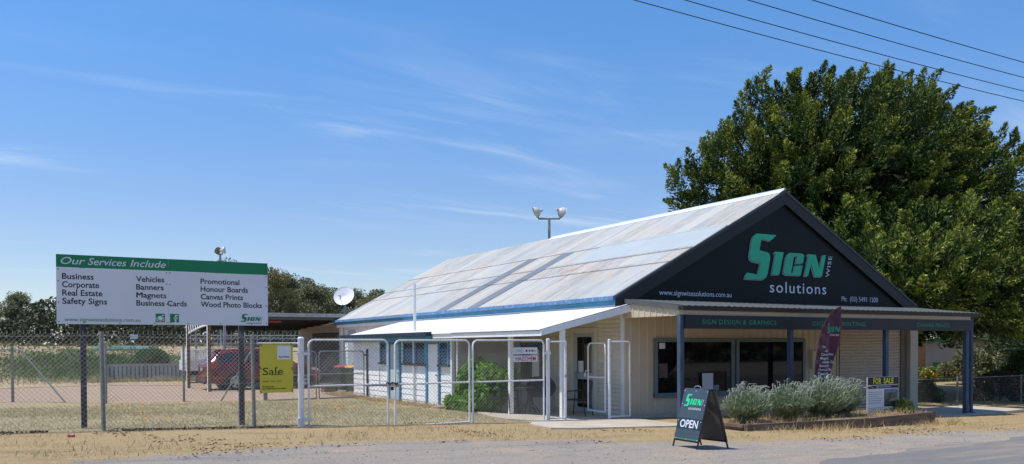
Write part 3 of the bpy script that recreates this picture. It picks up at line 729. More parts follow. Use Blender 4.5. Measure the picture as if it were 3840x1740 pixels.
# side door
mb = MB(); mb.box(-0.06, 0.0, 2.0, 2.12, 0.0, 2.02); mb.box(-0.06, 0.0, 0.99, 1.11, 0.0, 2.02); mb.box(-0.06, 0.0, 0.99, 2.12, 2.02, 2.14)
mb.build('door_trim', 'cream', shop)
d = MB(); d.box(-0.03, 0.0, 1.11, 2.0, 0.0, 2.02); d = d.build('door', 'grey_door', shop)
g = MB(); g.box(-0.036, -0.03, 1.24, 1.85, 1.02, 1.92); g.box(-0.036, -0.03, 1.24, 1.85, 0.16, 0.86); g.build('pane', 'glass', d)
g = MB(); g.box(-0.09, -0.03, 1.83, 1.86, 0.88, 1.06); g.build('handle', 'galv', d)
g = MB(); g.box(-0.040, -0.037, 1.58, 1.80, 1.03, 1.32); g.build('paper_notice', 'ink_white', d)
# notice window on the side wall
w = MB(); w.box(-0.07, 0.0, 3.52, 3.62, 0.74, 1.80); w.box(-0.07, 0.0, 4.90, 5.0, 0.74, 1.80); w.box(-0.07, 0.0, 3.62, 4.90, 1.72, 1.80); w.box(-0.07, 0.0, 3.62, 4.9, 0.74, 0.82)
w = w.build('side_window', 'plastic_dark', shop)
g = MB(); g.box(-0.036, -0.01, 3.62, 4.9, 0.82, 1.72); g.build('pane', 'glass', w)
g = MB(); g.box(-0.045, -0.037, 3.66, 4.02, 0.84, 1.6); g.build('paper_notice', 'white', w)
g = MB(); g.box(-0.05, 0.0, 2.9, 4.55, 0.03, 0.66); g.build('wall_panel', 'cream_grey', shop)
# downpipe and far wall
mb = MB(); boards(mb, 'x', 0.0, 12.45, 19.85, -0.1, 2.6, 0.15, 0.018); mb.build('side_wall_boards', 'white_old', shop)
d = MB(); d.box(-0.05, -0.022, 18.25, 19.1, 0.0, 1.98); d.box(-0.045, -0.022, 18.25, 19.1, 2.02, 2.42); d = d.build('door', 'grey_door', shop, label='pale grey door at the far end of the side wall')
g = MB(); g.box(-0.09, -0.05, 18.35, 18.4, 0.9, 1.05); g.build('handle', 'galv', d)
mb = MB(); mb.tube([(-0.12, 19.7, 2.72), (-0.10, 19.7, 2.4), (-0.10, 19.7, 0.0)], 0.05, 8); mb.build('downpipe', 'pipe_white', shop)
mb = MB(); mb.box(-0.03, -0.02, 15.2, 16.4, 2.02, 2.2); mb.build('vent_slot', 'plastic_dark', shop)
# front windows
def shop_window(x0, x1, z0, z1):
    w = MB(); f = 0.10
    w.box(x0, x0 + f, -0.075, -0.03, z0, z1); w.box(x1 - f, x1, -0.075, -0.03, z0, z1)
    w.box(x0 + f, x1 - f, -0.075, -0.03, z1 - 0.09, z1); w.box(x0 - 0.0, x1 + 0.0, -0.10, -0.03, z0 - 0.02, z0 + 0.09)
    w = w.build('shop_window', 'frame_grey', shop, bevel=0.004)
    g = MB(); g.box(x0 + f, x1 - f, -0.048, -0.032, z0 + 0.09, z1 - 0.09); g.build('pane', 'glass', w)
    return w
w1 = shop_window(0.88, 3.50, 0.46, 1.87); w2 = shop_window(3.57, 6.14, 0.44, 1.87)
g = MB(); g.box(1.04, 1.22, -0.053, -0.049, 1.62, 1.76); g.build('window_sticker', 'ink_white', w1)
g = MB(); g.box(2.42, 2.78, -0.053, -0.049, 0.58, 1.0); g.build('paper_notice', 'ink_white', w1)
g = MB(); g.box(2.80, 2.98, -0.053, -0.049, 0.56, 0.70); g.build('paper_notice', 'ink_grey', w1)
g = MB(); g.box(1.04, 1.30, -0.052, -0.049, 0.92, 1.26); g.build('paper_notice', paint('dim_pink_notice', (0.10, 0.065, 0.06), 0.5, 0.2, 6), w1)
mb = MB(); mb.box(6.33, 6.62, -0.14, -0.03, 1.06, 1.54); mb.build('meter_box', 'beige', shop, bevel=0.008)
# roller door
nn = 54
mb = MB(); mb.grid(lambda u, v: (7.53 + 2.66 * v, -0.045 - 0.03 * abs(math.sin(u * nn / 2 * math.pi)), -0.2 + 2.36 * u), nn * 4, 1)
mb.build('roller_door', paint('beige_slats', (0.50, 0.43, 0.35), 0.55, 0.06, 2), shop)
mb = MB(); mb.box(10.2, 10.44, -0.10, -0.03, -0.25, 2.16); mb.build('door_jamb', paint('shaded_jamb_side', (0.16, 0.14, 0.10), 0.6, 0.1, 2), shop)  # dark side of the pillar, its shade put into the colour
mb = MB(); mb.box(10.46, 10.82, -0.22, -0.03, -0.28, 2.5); mb.build('pillar', paint('grey_cream_pillar', (0.46, 0.43, 0.36), 0.6, 0.05, 2), shop, bevel=0.006)  # lit face of the same pillar, given the paler colour
# ---- awning
AY = -2.0
az = lambda yy: 2.78 + (yy / AY) * (2.55 - 2.78)
mb = MB(); corr_pts = []
nn = int(10.9 / 0.19 * 4)
def awn(u, v):
    xx = -0.08 + 10.86 * u; h = 0.012 * (1 if (u * nn) % 4 < 1 else 0)
    yy = -0.07 + (AY - 0.06) * v
    return (xx, yy, az(yy) + 0.015 + h)
mb.grid(awn, nn, 1); mb.build('awning_roof', 'gutter_grey', shop)
mb = MB(); mb.quad((-0.05, -0.06, az(0) - 0.03), (10.75, -0.06, az(0) - 0.03), (10.75, AY + 0.02, az(AY) - 0.05), (-0.05, AY + 0.02, az(AY) - 0.05))
mb.build('awning_soffit', 'beige', shop)
mb = MB(); mb.prism([(AY - 0.02, 2.55), (AY - 0.13, 2.545), (AY - 0.12, 2.455), (AY - 0.02, 2.455)], lambda u, v, w: (w, u, v), -0.10, 10.80)
mb.build('awning_gutter', 'charcoal', shop)
mb = MB(); mb.prism([(-0.05, az(0) + 0.02), (AY - 0.13, 2.555), (AY - 0.13, 2.45), (-0.05, az(0) - 0.085)], lambda u, v, w: (w, u, v), -0.095, -0.055)
mb.build('awning_end_trim', 'gutter_grey', shop); mb = MB()
mb.prism([(-0.05, az(0) + 0.02), (AY - 0.13, 2.555), (AY - 0.13, 2.45), (-0.05, az(0) - 0.085)], lambda u, v, w: (w, u, v), 10.755, 10.795)
mb.build('awning_end_trim', 'gutter_grey', shop)
# ribbed infill on the awning's left end
mb = MB(); q = -0.02; Y0 = 0.0
rib_pts = []
while q > AY + 0.02:
    e = max(q - 0.205, AY + 0.02)
    rib_pts += [(q, 0), (max(q - 0.16, e), 0), (max(q - 0.168, e), 0.018), (max(q - 0.19, e), 0.018), (e, 0)]; q -= 0.205
for (a, da), (b, db) in zip(rib_pts[:-1], rib_pts[1:]):
    if a - b < 1e-5: continue
    mb.quad((-0.035 - da, a, 2.345), (-0.035 - db, b, 2.345), (-0.035 - db, b, az(b) - 0.05), (-0.035 - da, a, az(a) - 0.05))
mb.box(-0.033, 0.02, AY + 0.01, 0.0, 2.34, 2.5); mb.build('awning_side_panel', 'beige', shop)
mb = MB(); mb.box(-0.02, 10.5, AY - 0.012, AY + 0.03, 2.35, 2.50); mb.build('awning_beam', 'beige', shop)
mb = MB(); mb.box(0.06, 10.46, AY - 0.06, AY - 0.02, 2.06, 2.355); mb.build('fascia_sign', 'fascia_black', shop)
for i, px in enumerate((-0.04, 3.34, 6.84, 10.30)):
    mb = MB(); mb.box(px, px + (0.11 if i < 3 else 0.14), AY - 0.018, AY + 0.09, G(px, AY) - 0.15, 2.36); mb.build('awning_post', 'post_blue', shop, bevel=0.006)
mb = MB(); mb.tube([(10.56, AY - 0.0, 2.47), (10.56, AY, 0.0), (10.57, AY, -0.2), (10.68, AY - 0.02, -0.24)], 0.05, 8); mb.build('downpipe', 'post_blue', shop)
fr = lambda u, v: (u, AY - 0.063, v)
text(shop, 'fascia_lettering', 'ink_dkgreen', 'SIGN DESIGN & GRAPHICS', fr, 0.55, 2.82, 2.16, 0.10, 0, -0.004, 1.1)
text(shop, 'fascia_lettering', 'ink_dkgreen', 'DIGITAL PRINTING', fr, 4.05, 5.97, 2.155, 0.10, 0, -0.004, 1.1)
text(shop, 'fascia_lettering', 'ink_dkgreen', 'CANVAS PRINTS', fr, 8.03, 9.44, 2.155, 0.10, 0, -0.004, 1.1)
gf = front(-0.062)
logo(shop, gf, 3.844, 3.399, 1.0, 'ink_green', 'ink_white', 'ink_white', 0.03, 'ink_grey')
text(shop, 'gable_lettering', 'ink_white', 'www.signwisesolutions.com.au', lambda u, v: gf(u, v, 0.004), 1.03, 3.40, 2.915, 0.125)
text(shop, 'gable_lettering', 'ink_white', 'Ph:  (03) 5491 1200', lambda u, v: gf(u, v, 0.004), 7.60, 9.17, 2.915, 0.135)
# ---- side verandah and lean-to
VX, VZ = -2.45, 2.07; VX1, VZ1 = -0.05, 2.66
vz = lambda xx: VZ + (xx - VX) / (VX1 - VX) * (VZ1 - VZ)
mb = MB(); corr(mb, -0.30, 4.1, (VX - 0.06, vz(VX - 0.06)), (VX1, VZ1)); corr(mb, 4.02, 12.62, (VX - 0.06, vz(VX - 0.06) - 0.012), (VX1, VZ1 - 0.012))
mb.build('verandah_roof', 'roof_white', shop, smooth=True)
mb = MB(); mb.quad((VX, -0.26, VZ - 0.03), (VX1, -0.26, VZ1 - 0.03), (VX1, 12.5, VZ1 - 0.03), (VX, 12.5, VZ - 0.03)); mb.build('verandah_soffit', 'cream', shop)
mb = MB(); mb.box(VX - 0.02, VX + 0.02, -0.28, 5.28, VZ - 0.15, VZ - 0.035); mb.build('verandah_fascia', 'white', shop)
mb = MB(); mb.prism([(VX - 0.03, VZ - 0.02), (VX - 0.03, VZ - 0.145), (-0.02, vz(-0.02) - 0.18), (-0.02, vz(-0.02) - 0.02)], front(-0.282), 0.0, 0.035); mb.build('verandah_barge', 'white', shop)
mb = MB(); mb.prism([(VX - 0.04, VZ + 0.035), (VX - 0.24, VZ + 0.025), (VX - 0.22, VZ - 0.07), (VX - 0.04, VZ - 0.08)], lambda u, v, w: (u, w, v), 5.3, 12.68); mb.build('lean_to_gutter', 'dark_blue', shop)
mb = MB(); mb.box(VX - 0.035, VX + 0.0, 5.32, 12.6, VZ - 0.22, VZ - 0.05); mb.build('lean_to_fascia', 'blue_trim', shop)
for pxx, py, zt_ in ((-2.2, 1.49, VZ), (-1.87, -0.22, vz(-1.87) - 0.10)):
    mb = MB(); mb.box(pxx - 0.05, pxx + 0.05, py - 0.05, py + 0.05, 0.0, zt_); mb.build('verandah_post', 'white', shop, bevel=0.005)
LX = -2.18
mb = MB(); boards(mb, 'x', LX, 4.66, 12.4, -0.05, 1.98, 0.165, 0.018); mb.build('lean_to_wall', 'white_old', shop)
mb = MB(); zz_ = 0.0
while zz_ < 2.5:
    xl = LX if zz_ + 0.18 < vz(LX) - 0.07 else min(-0.05, VX + (zz_ + 0.18 + 0.07 - VZ) / (VZ1 - VZ) * (VX1 - VX))
    if xl < -0.2: boards(mb, 'y', 4.66, xl, 0.0, zz_, zz_ + 0.179, 0.18, 0.014)
    zz_ += 0.18
mb.build('lean_to_end_wall', 'cream_grey', shop)
mb = MB(); mb.box(LX + 0.005, -0.0, 4.675, 12.39, -0.15, 2.05); mb.build('lean_to_core', 'cream', shop)
mb = MB(); mb.box(LX - 0.035, LX + 0.05, 4.62, 4.70, -0.05, 1.98); mb.build('corner_trim', 'white', shop)
def louvre(y0, y1, z0=1.20, z1=1.86):
    w = MB(); w.box(LX - 0.06, LX - 0.017, y0, y0 + 0.07, z0, z1); w.box(LX - 0.06, LX - 0.017, y1 - 0.07, y1, z0, z1); w.box(LX - 0.06, LX - 0.017, y0 + 0.07, y1 - 0.07, z1 - 0.06, z1)
    w = w.build('louvre_window', 'blue_trim', shop)
    g = MB(); zz = z0 + 0.03
    while zz < z1 - 0.12:
        g.add([(LX - 0.055, y0 + 0.07, zz), (LX - 0.055, y1 - 0.07, zz), (LX - 0.02, y1 - 0.07, zz + 0.1), (LX - 0.02, y0 + 0.07, zz + 0.1)], [(0, 1, 2, 3)]); zz += 0.085
    g.box(LX - 0.019, LX - 0.016, y0 + 0.07, y1 - 0.07, z0, z1 - 0.06)
    g.build('louvre_blades', paint('dark_louvre_glass', (0.03, 0.035, 0.04), 0.15, 0.3, 8) if 'lv' not in MAT else MAT['lv'], w)
    s_ = MB(); s_.box(LX - 0.10, LX - 0.017, y0 - 0.05, y1 + 0.05, z0 - 0.06, z0); s_.build('sill', 'dark_blue', w)
MAT['lv'] = paint('dark_louvre_glass', (0.03, 0.035, 0.04), 0.15, 0.3, 8)
for a, b in ((9.27, 9.82), (7.12, 7.93), (6.29, 7.04), (4.78, 5.40)): louvre(a, b)
def ldoor(y0, y1, mat):
    d = MB(); d.box(LX - 0.045, LX - 0.018, y0 + 0.02, y1 - 0.13, -0.02, 1.76); d = d.build('door', mat, shop)
    f = MB(); f.box(LX - 0.075, LX - 0.017, y1 - 0.13, y1, -0.02, 1.84); f.box(LX - 0.07, LX - 0.017, y0 - 0.05, y0 + 0.02, -0.02, 1.84); f.box(LX - 0.07, LX - 0.017, y0 + 0.02, y1 - 0.13, 1.76, 1.84)
    f.build('door_frame', 'blue_trim', d)
    h = MB(); h.tube([(LX - 0.045, y0 + 0.1, 0.9), (LX - 0.10, y0 + 0.1, 0.9)], 0.025, 8); h.build('handle', 'galv', d)
ldoor(8.2, 9.1, 'grey_door'); ldoor(5.42, 6.25, 'white')
# vent pipes and conduit on the lean-to
mb = MB(); mb.tube([(-2.0, 7.55, 1.9), (-2.0, 7.55, 3.58)], 0.045, 8); mb.build('vent_pipe', 'pipe_white', shop)
mb = MB(); mb.tube([(-2.245, 7.08, 0.0), (-2.245, 7.08, 1.95)], 0.035, 8); mb.build('drain_pipe', 'pipe_white', shop)
mb = MB(); mb.tube([(-2.25, 4.2, 0.0), (-2.25, 4.2, 1.95)], 0.035, 8); mb.build('drain_pipe', 'pipe_white', shop)

# ------------------------------------------------------------------ garage with carport behind
gar = thing('carport_garage', 'low tan garage with flat grey carport roof behind the shop', 'garage', (0, 20, 0))
mb = MB(); mb.add([(-5.2, 19.95, 3.13), (1.2, 19.95, 3.13), (1.2, 27.2, 2.78), (-5.2, 27.2, 2.78), (-5.2, 19.95, 3.08), (1.2, 19.95, 3.08), (1.2, 27.2, 2.73), (-5.2, 27.2, 2.73)], [(0, 1, 2, 3), (7, 6, 5, 4), (0, 4, 5, 1), (1, 5, 6, 2), (2, 6, 7, 3), (3, 7, 4, 0)])
mb.build('roof', 'roof_grey', gar)
mb = MB(); mb.box(-5.25, 1.25, 19.80, 19.94, 2.98, 3.14); mb.build('gutter', 'galv', gar)
mb = MB(); mb.box(-5.2, 1.2, 19.95, 20.0, 2.86, 3.06); mb.build('fascia', 'gutter_grey', gar)
for i, yy in enumerate((20.9, 22.0, 23.1, 24.2, 25.3, 26.4)):
    zt = 3.06 - (yy - 19.95) * 0.0483
    mb = MB(); mb.box(-5.1, 0.02, yy, yy + 0.06, zt - 0.20, zt - 0.012); mb.build('rafter', 'steel_dark', gar)
mb = MB(); mb.box(0.03, 1.1, 20.1, 26.8, -0.3, 2.70); mb.build('wall', 'tan_wall', gar)
mb = MB(); mb.grid(lambda u, v: (0.018 - 0.012 * abs(math.sin(u * 20 * math.pi)), 20.5 + 3.9 * v, -0.1 + 2.45 * u), 80, 1); mb.build('roller_door', 'brown_door', gar)
mb = MB(); mb.box(-0.02, 0.03, 20.05, 20.32, -0.2, 2.85); mb.build('corner_trim', 'white', gar)
for px, py in ((-5.0, 20.1), (-5.0, 26.6)):
    mb = MB(); mb.box(px, px + 0.09, py, py + 0.09, -0.1, 2.8); mb.build('post', 'galv', gar)
mb = MB(); mb.box(-3.6, -3.3, 23.6, 24.8, 2.30, 2.36); mb.tube([(-3.45, 23.7, 2.26), (-3.45, 24.7, 2.26)], 0.03, 8); mb.box(-3.47, -3.43, 24.2, 24.24, 2.36, 2.86); mb.build('tube_light', 'white', gar)
mb = MB(); mb.box(-5.0, -2.6, 20.25, 20.31, 2.74, 2.82); mb.build('cross_beam', 'copper_tube', gar)
# satellite dish on that roof
dish = thing('satellite_dish', 'white satellite dish on a braced mast above the carport roof', 'satellite dish', (0.36, 20.6, 3.08))
mb = MB(); mb.tube([(0.36, 20.6, 3.05), (0.36, 20.6, 3.92)], 0.035, 8); mb.tube([(0.04, 20.5, 3.08), (0.36, 20.6, 3.55)], 0.018, 6); mb.tube([(0.70, 20.8, 3.08), (0.36, 20.6, 3.55)], 0.018, 6); mb.build('mast', 'pole_green', dish)
dd = Vector((-0.55, -0.66, 0.42)).normalized()
dm = Matrix.Translation((0.31, 20.5, 3.92)) @ dd.to_track_quat('Z', 'Y').to_matrix().to_4x4()
mb = MB(); mb.lathe([(0.001, 0.0)] + [(0.47 * t, 0.13 * t * t) for t in (0.2, 0.4, 0.6, 0.8, 0.93, 1.0)] + [(0.475, 0.12), (0.001, -0.02)], dm, 28); mb.build('reflector', 'dish', dish, smooth=True)
f = lambda q: tuple(dm @ Vector(q))
mb = MB(); mb.tube([f((0.02, -0.46, 0.12)), f((0.0, -0.30, 0.50))], 0.014, 6); mb.build('arm', 'galv', dish)
mb = MB(); mb.tube([f((0.0, -0.34, 0.46)), f((0.0, -0.20, 0.50))], 0.035, 8); mb.tube([f((0.0, -0.22, 0.52)), f((-0.09, -0.22, 0.55))], 0.025, 8); mb.build('receiver', 'lamp_shell', dish)

# ------------------------------------------------------------------ chain-link fences and gates (all run along X unless given two ends)
def mesh_wire(mb, a, b, z0, z1, p=0.075, r=0.0016, barbs=True, mid=None):
    """diamond mesh between plan points a and b; z0, z1 bottom and top as functions of distance"""
    a = Vector(a); b = Vector(b); L = (b - a).length; d = (b - a) / L
    H = max(z1(0), z1(L)) - min(z0(0), z0(L)); zb = min(z0(0), z0(L))
    side = Vector((-d.y, d.x))
    def seg(s0, h0, s1, h1):
        P0 = a + d * s0; P1 = a + d * s1
        off = side * r
        o = len(mb.v)
        dz = r
        for P, h in ((P0, h0), (P1, h1)):
            mb.v += [(P.x - off.x, P.y - off.y, zb + h), (P.x, P.y, zb + h + dz * 1.6), (P.x + off.x, P.y + off.y, zb + h), (P.x, P.y, zb + h - dz * 1.6)]
        for k in range(4): mb.f.append((o + k, o + (k + 1) % 4, o + 4 + (k + 1) % 4, o + 4 + k))
    n = int((L + H) / p) + 1
    for i in range(n):
        s = i * p
        # rising to the right
        s0, h0 = s - H, 0.0
        if s0 < 0: h0 = -s0; s0 = 0.0
        s1, h1 = s, H
        if s1 > L: h1 = H - (s1 - L); s1 = L
        if s1 - s0 > 0.01 and h1 > h0: seg(s0, h0, s1, h1); seg(L - s0, h0, L - s1, h1)
    if barbs:
        s = 0.03
        while s < L:
            P = a + d * s; zt = zb + H
            mb.tube([(P.x - d.x * 0.01, P.y - d.y * 0.01, zt - 0.01), (P.x + d.x * 0.004, P.y + d.y * 0.004, zt + 0.028), (P.x - d.x * 0.008, P.y - d.y * 0.008, zt + 0.052)], 0.0035, 4, False)
            s += p
FY = -0.55
zg = lambda x: G(x, FY)
fence = thing('chain_link_fence', 'front chain-link fence of the yard on grey pipe posts', 'fence', (-9, FY, 0.2))
mb = MB(); mesh_wire(mb, (-15.6, FY), (-7.92, FY), lambda s: 0.27, lambda s: 1.93); mb.build('wire_mesh', 'wire', fence)
for h in (1.86, 1.05, 0.38):
    mb = MB(); mb.tube([(-15.6, FY - 0.005, h + 0.05), (-13, FY - 0.005, h + 0.02), (-11.08, FY - 0.005, h + 0.04), (-9.8, FY - 0.005, h), (-8.66, FY - 0.005, h + 0.02), (-7.85, FY - 0.005, h)], 0.003, 4); mb.build('line_wire', 'wire', fence)
for px, zt in ((-14.3, 1.98), (-11.08, 1.97), (-8.66, 1.93)):
    mb = MB(); mb.tube([(px, FY + 0.035, zg(px) - 0.2), (px - 0.02, FY + 0.035, zt - 0.03), (px - 0.02, FY + 0.035, zt)], [0.034, 0.034, 0.026], 10); mb.build('post', 'galv_dull', fence)
mb = MB(); mb.tube([(-8.6, FY + 0.03, 1.77), (-7.84, FY + 0.03, 1.77)], 0.016, 8); mb.build('top_rail', 'white_tube', fence)
mb = MB(); mb.tube([(-9.2, FY + 0.05, 0.25), (-8.72, FY + 0.05, 1.05), (-8.66, FY + 0.05, 1.15)], 0.02, 8)
gp = thing('gate_post', 'thick white steel gate post beside the yellow sale sign', 'gate post', (-7.82, FY, 0.19))
mb = MB(); mb.tube([(-7.82, FY, 0.0), (-7.82, FY, 1.82), (-7.82, FY, 1.86), (-7.82, FY, 1.885)], [0.055, 0.055, 0.062, 0.04], 14); mb.build('post', 'white_tube', gp, smooth=True)
for h in (1.55, 0.35):
    mb = MB(); mb.box(-7.90, -7.66, FY - 0.035, FY + 0.035, h, h + 0.05); mb.build('hinge_bracket', 'white_tube', gp)
gp2 = thing('gate_post', 'white gate post between the HAZCHEM gate and the narrow fixed panel', 'gate post', (-2.46, FY, 0.05))
mb = MB(); mb.tube([(-2.46, FY, -0.1), (-2.46, FY, 1.82), (-2.46, FY, 1.845), (-2.46, FY, 1.86)], [0.042, 0.042, 0.046, 0.03], 12); mb.build('post', 'white_tube', gp2, smooth=True)
mb = MB(); mb.box(-2.58, -2.40, FY - 0.03, FY + 0.03, 1.52, 1.57); mb.build('hinge_bracket', 'white_tube', gp2)

def round_frame(x0, x1, zb, zt, r=0.11, sq_bottom=True):
    pts = [(x0, zb)]
    for k in range(6): a = math.pi - k * math.pi / 10; pts.append((x0 + r + r * math.cos(a), zt - r + r * math.sin(a)))
    for k in range(6): a = math.pi / 2 - k * math.pi / 10; pts.append((x1 - r + r * math.cos(a), zt - r + r * math.sin(a)))
    pts.append((x1, zb)); return pts
def leaf(name, label, x0, x1, zb, zt, zm, tube=0.02, mat='white_tube', y=FY, grp=None, wire='wire', barbs=True, a=None, b=None):
    """one gate leaf: bent tube frame, mid rail and mesh; a, b are plan ends (x0..x1 measured along them)"""
    a = Vector(a or (x0, y)); b = Vector(b or (x1, y)); d = (b - a).normalized(); L = (b - a).length
    P = lambda s, z: (a.x + d.x * s, a.y + d.y * s, z)
    t = thing(name, label, 'gate', (a.x, a.y, zb), grp)
    mb = MB(); mb.tube([P(s, z) for s, z in round_frame(0, L, zb, zt)], tube, 8); mb.tube([P(0, zb), P(L, zb + 0.01)], tube, 8); mb.build('frame', mat, t, smooth=True)
    mb = MB(); mb.tube([P(0, zm), P(L, zm)], tube * 0.9, 8); mb.build('mid_rail', mat, t, smooth=True)
    mb = MB(); n_ = Vector((-d.y, d.x)) * -0.02
    mesh_wire(mb, (a.x + d.x * 0.03 + n_.x, a.y + d.y * 0.03 + n_.y), (b.x - d.x * 0.03 + n_.x, b.y - d.y * 0.03 + n_.y), lambda s: zb + 0.01, lambda s: zt + 0.0, r=0.0021, barbs=barbs); mb.build('wire_mesh', wire, t)
    return t
g1 = leaf('mesh_gate', 'white mesh gate next to the yellow sale sign, chained on its right', -7.68, -6.13, 0.16, 1.83, 0.98)
g2 = leaf('mesh_gate', 'middle white mesh gate in front of the blue-trimmed lean-to doors', -5.98, -4.36, 0.15, 1.82, 0.97)
g3 = leaf('mesh_gate', 'white mesh gate carrying the HAZCHEM plates', -4.28, -2.57, 0.07, 1.82, 0.97)
mb = MB(); mb.tube([(-6.3, FY - 0.01, 0.98), (-6.3, FY - 0.01, 1.32), (-6.13, FY - 0.01, 1.34)], 0.009, 6); mb.tube([(-6.6, FY - 0.01, 0.955), (-5.98, FY - 0.01, 0.95)], 0.011, 6); mb.build('drop_bolt', 'galv', g1)
ch = thing('padlock_chain', 'dark chain and brass padlock holding two white gates together', 'chain', (-6.06, FY, 0.98))
mb = MB()
cpts = [(-6.18 + 0.24 * i / 9, FY - 0.035 - 0.012 * math.sin(i), 0.99 + 0.022 * math.sin(i * 1.5)) for i in range(10)]
mb.tube(cpts, 0.014, 6); mb.tube([(q[0], q[1] + 0.07, q[2] - 0.02) for q in cpts], 0.014, 6); mb.build('chain', 'steel_black', ch)
mb = MB(); mb.box(-6.09, -6.03, FY - 0.06, FY - 0.035, 0.86, 0.93); mb.build('padlock', 'steel_black', ch, bevel=0.005)
mb = MB(); mb.box(-5.98, -5.93, FY - 0.055, FY - 0.035, 0.92, 0.98); mb.build('padlock', paint('brass', (0.4, 0.24, 0.06), 0.4, 0.1, 5, metal=0.6), ch, bevel=0.004)
# narrow fixed panel, open pedestrian gate, panel against the shop
pn = thing('fence_panel', 'narrow white mesh panel left of the open entry', 'fence panel', (-2.4, FY, 0.05))
mb = MB(); mb.tube([(-2.40, FY, 1.79), (-2.01, FY, 1.79)], 0.018, 8); mb.tube([(-2.40, FY, 0.14), (-2.01, FY, 0.14)], 0.018, 8); mb.tube([(-2.01, FY, -0.05), (-2.01, FY, 1.81)], 0.027, 10); mb.build('frame', 'white_tube', pn, smooth=True)
mb = MB(); mesh_wire(mb, (-2.42, FY - 0.015), (-2.02, FY - 0.015), lambda s: 0.14, lambda s: 1.79); mb.build('wire_mesh', 'wire', pn)
mb = MB(); mb.box(-2.05, -1.99, FY - 0.04, FY - 0.02, 1.02, 1.08); mb.build('latch', 'galv', pn)
pg = leaf('pedestrian_gate', 'small white mesh gate standing open before the side door', 0, 0, 0.20, 1.76, 0.98, 0.019, a=(-0.86, -0.44), b=(-0.86, 0.22), barbs=False)
mb = MB(); mb.tube([(-0.86, 0.22, 1.12), (-0.93, 0.22, 1.12), (-0.95, 0.22, 1.08), (-0.95, 0.22, 0.98)], 0.012, 6); mb.build('latch', 'white_tube', pg)
pn2 = thing('fence_panel', 'white mesh panel fixed between the open gate and the beige shop corner', 'fence panel', (-0.83, FY, 0.03))
mb = MB(); mb.tube([(-0.83, FY, -0.05), (-0.83, FY, 1.83), (-0.83, FY, 1.845)], [0.034, 0.034, 0.02], 12); mb.build('post', 'white_tube', pn2, smooth=True)
mb = MB(); mb.tube([(-0.8, FY, 1.79), (-0.28, FY, 1.79), (-0.25, FY, 1.76), (-0.25, FY, 0.08)], 0.018, 8); mb.tube([(-0.8, FY, 0.10), (-0.25, FY, 0.10)], 0.018, 8); mb.build('frame', 'white_tube', pn2, smooth=True)
mb = MB(); mesh_wire(mb, (-0.8, FY - 0.015), (-0.26, FY - 0.015), lambda s: 0.1, lambda s: 1.79, barbs=False); mb.build('wire_mesh', 'wire_white', pn2)

# ------------------------------------------------------------------ the big services sign
SY = 0.12
sg = thing('services_sign', 'large white and green billboard listing services above the yard fence', 'billboard', (-10.0, SY, 0.3))
SX0, SX1, SZ0, SZ1 = -11.72, -8.27, 2.10, 3.25
SXM = -9.99
sy0 = 0.0
for a, b in ((SX0, SXM - 0.002), (SXM + 0.002, SX1)):
    mb = MB(); mb.box(a, b, sy0, sy0 + 0.025, SZ0, 3.035); mb.build('panel', 'sign_white', sg)
    mb = MB(); mb.box(a, b, sy0, sy0 + 0.025, 3.039, SZ1); mb.build('green_band', 'sign_green', sg)
for px in (-11.33, -8.74):
    mb = MB(); mb.box(px - 0.045, px + 0.045, 0.05, 0.14, G(px, 0.1) - 0.2, 3.1); mb.build('post', 'post_navy', sg, bevel=0.004)
mb = MB()
for zz in (2.3, 3.05): mb.box(SX0 + 0.1, SX1 - 0.1, sy0 + 0.026, sy0 + 0.05, zz, zz + 0.05)
mb.build('brace', 'steel_dark', sg)
mb = MB()
for zz in (2.13, 2.45, 2.8, 3.0):
    for xx in (SX0 + 0.03, SXM - 0.03, SXM + 0.03, SX1 - 0.03): mb.box(xx - 0.008, xx + 0.008, sy0 - 0.004, sy0, zz, zz + 0.016)
for xx in np.arange(SX0 + 0.4, SX1, 0.55): mb.box(float(xx) - 0.008, float(xx) + 0.008, sy0 - 0.004, sy0, 2.115, 2.13)
mb.build('screws', 'steel_dark', sg)
fr = lambda u, v: (u, sy0 - 0.002, v)
for i, (s_, u1) in enumerate((('Business', -11.165), ('Corporate', -11.085), ('Real Estate', -11.035), ('Safety Signs', -10.965))):
    text(sg, 'lettering', 'ink_black', s_, fr, -11.635, u1, 2.845 - i * 0.137, 0.095, 0, 0.016)
for i, (s_, u1) in enumerate((('Vehicles', -10.06), ('Banners', -10.07), ('Magnets', -10.03), ('Business Cards', -9.69))):
    text(sg, 'lettering', 'ink_black', s_, fr, -10.51, u1, 2.838 - i * 0.137, 0.092, 0, 0.0 if i == 2 else 0.017)
    if i == 2:
        for k_2 in (0.004, 0.008): text(sg, 'lettering', 'ink_black', s_, lambda u, v: (u, sy0 - 0.0024, v), -10.51 + k_2, u1 + k_2 - 0.004, 2.838 - i * 0.137, 0.092)
for i, (s_, u1) in enumerate((('Promotional', -8.78), ('Honour Boards', -8.63), ('Canvas Prints', -8.72), ('Wood Photo Blocks', -8.38))):
    text(sg, 'lettering', 'ink_black', s_, fr, -9.455, u1, 2.835 - i * 0.137, 0.092, 0, 0.017)
text(sg, 'web_lettering', 'sign_green', 'www.signwisesolutions.com.au', fr, -11.61, -10.45, 2.145, 0.062, 0, 0.003)
for s_, a, b in (('Our', -11.65, -11.29), ('Services', -11.25, -10.66), ('Include', -10.60, -10.03)):
    text(sg, 'heading_lettering', 'ink_white', s_, fr, a, b, 3.092, 0.115, 0.28, 0.006)
mb = MB()
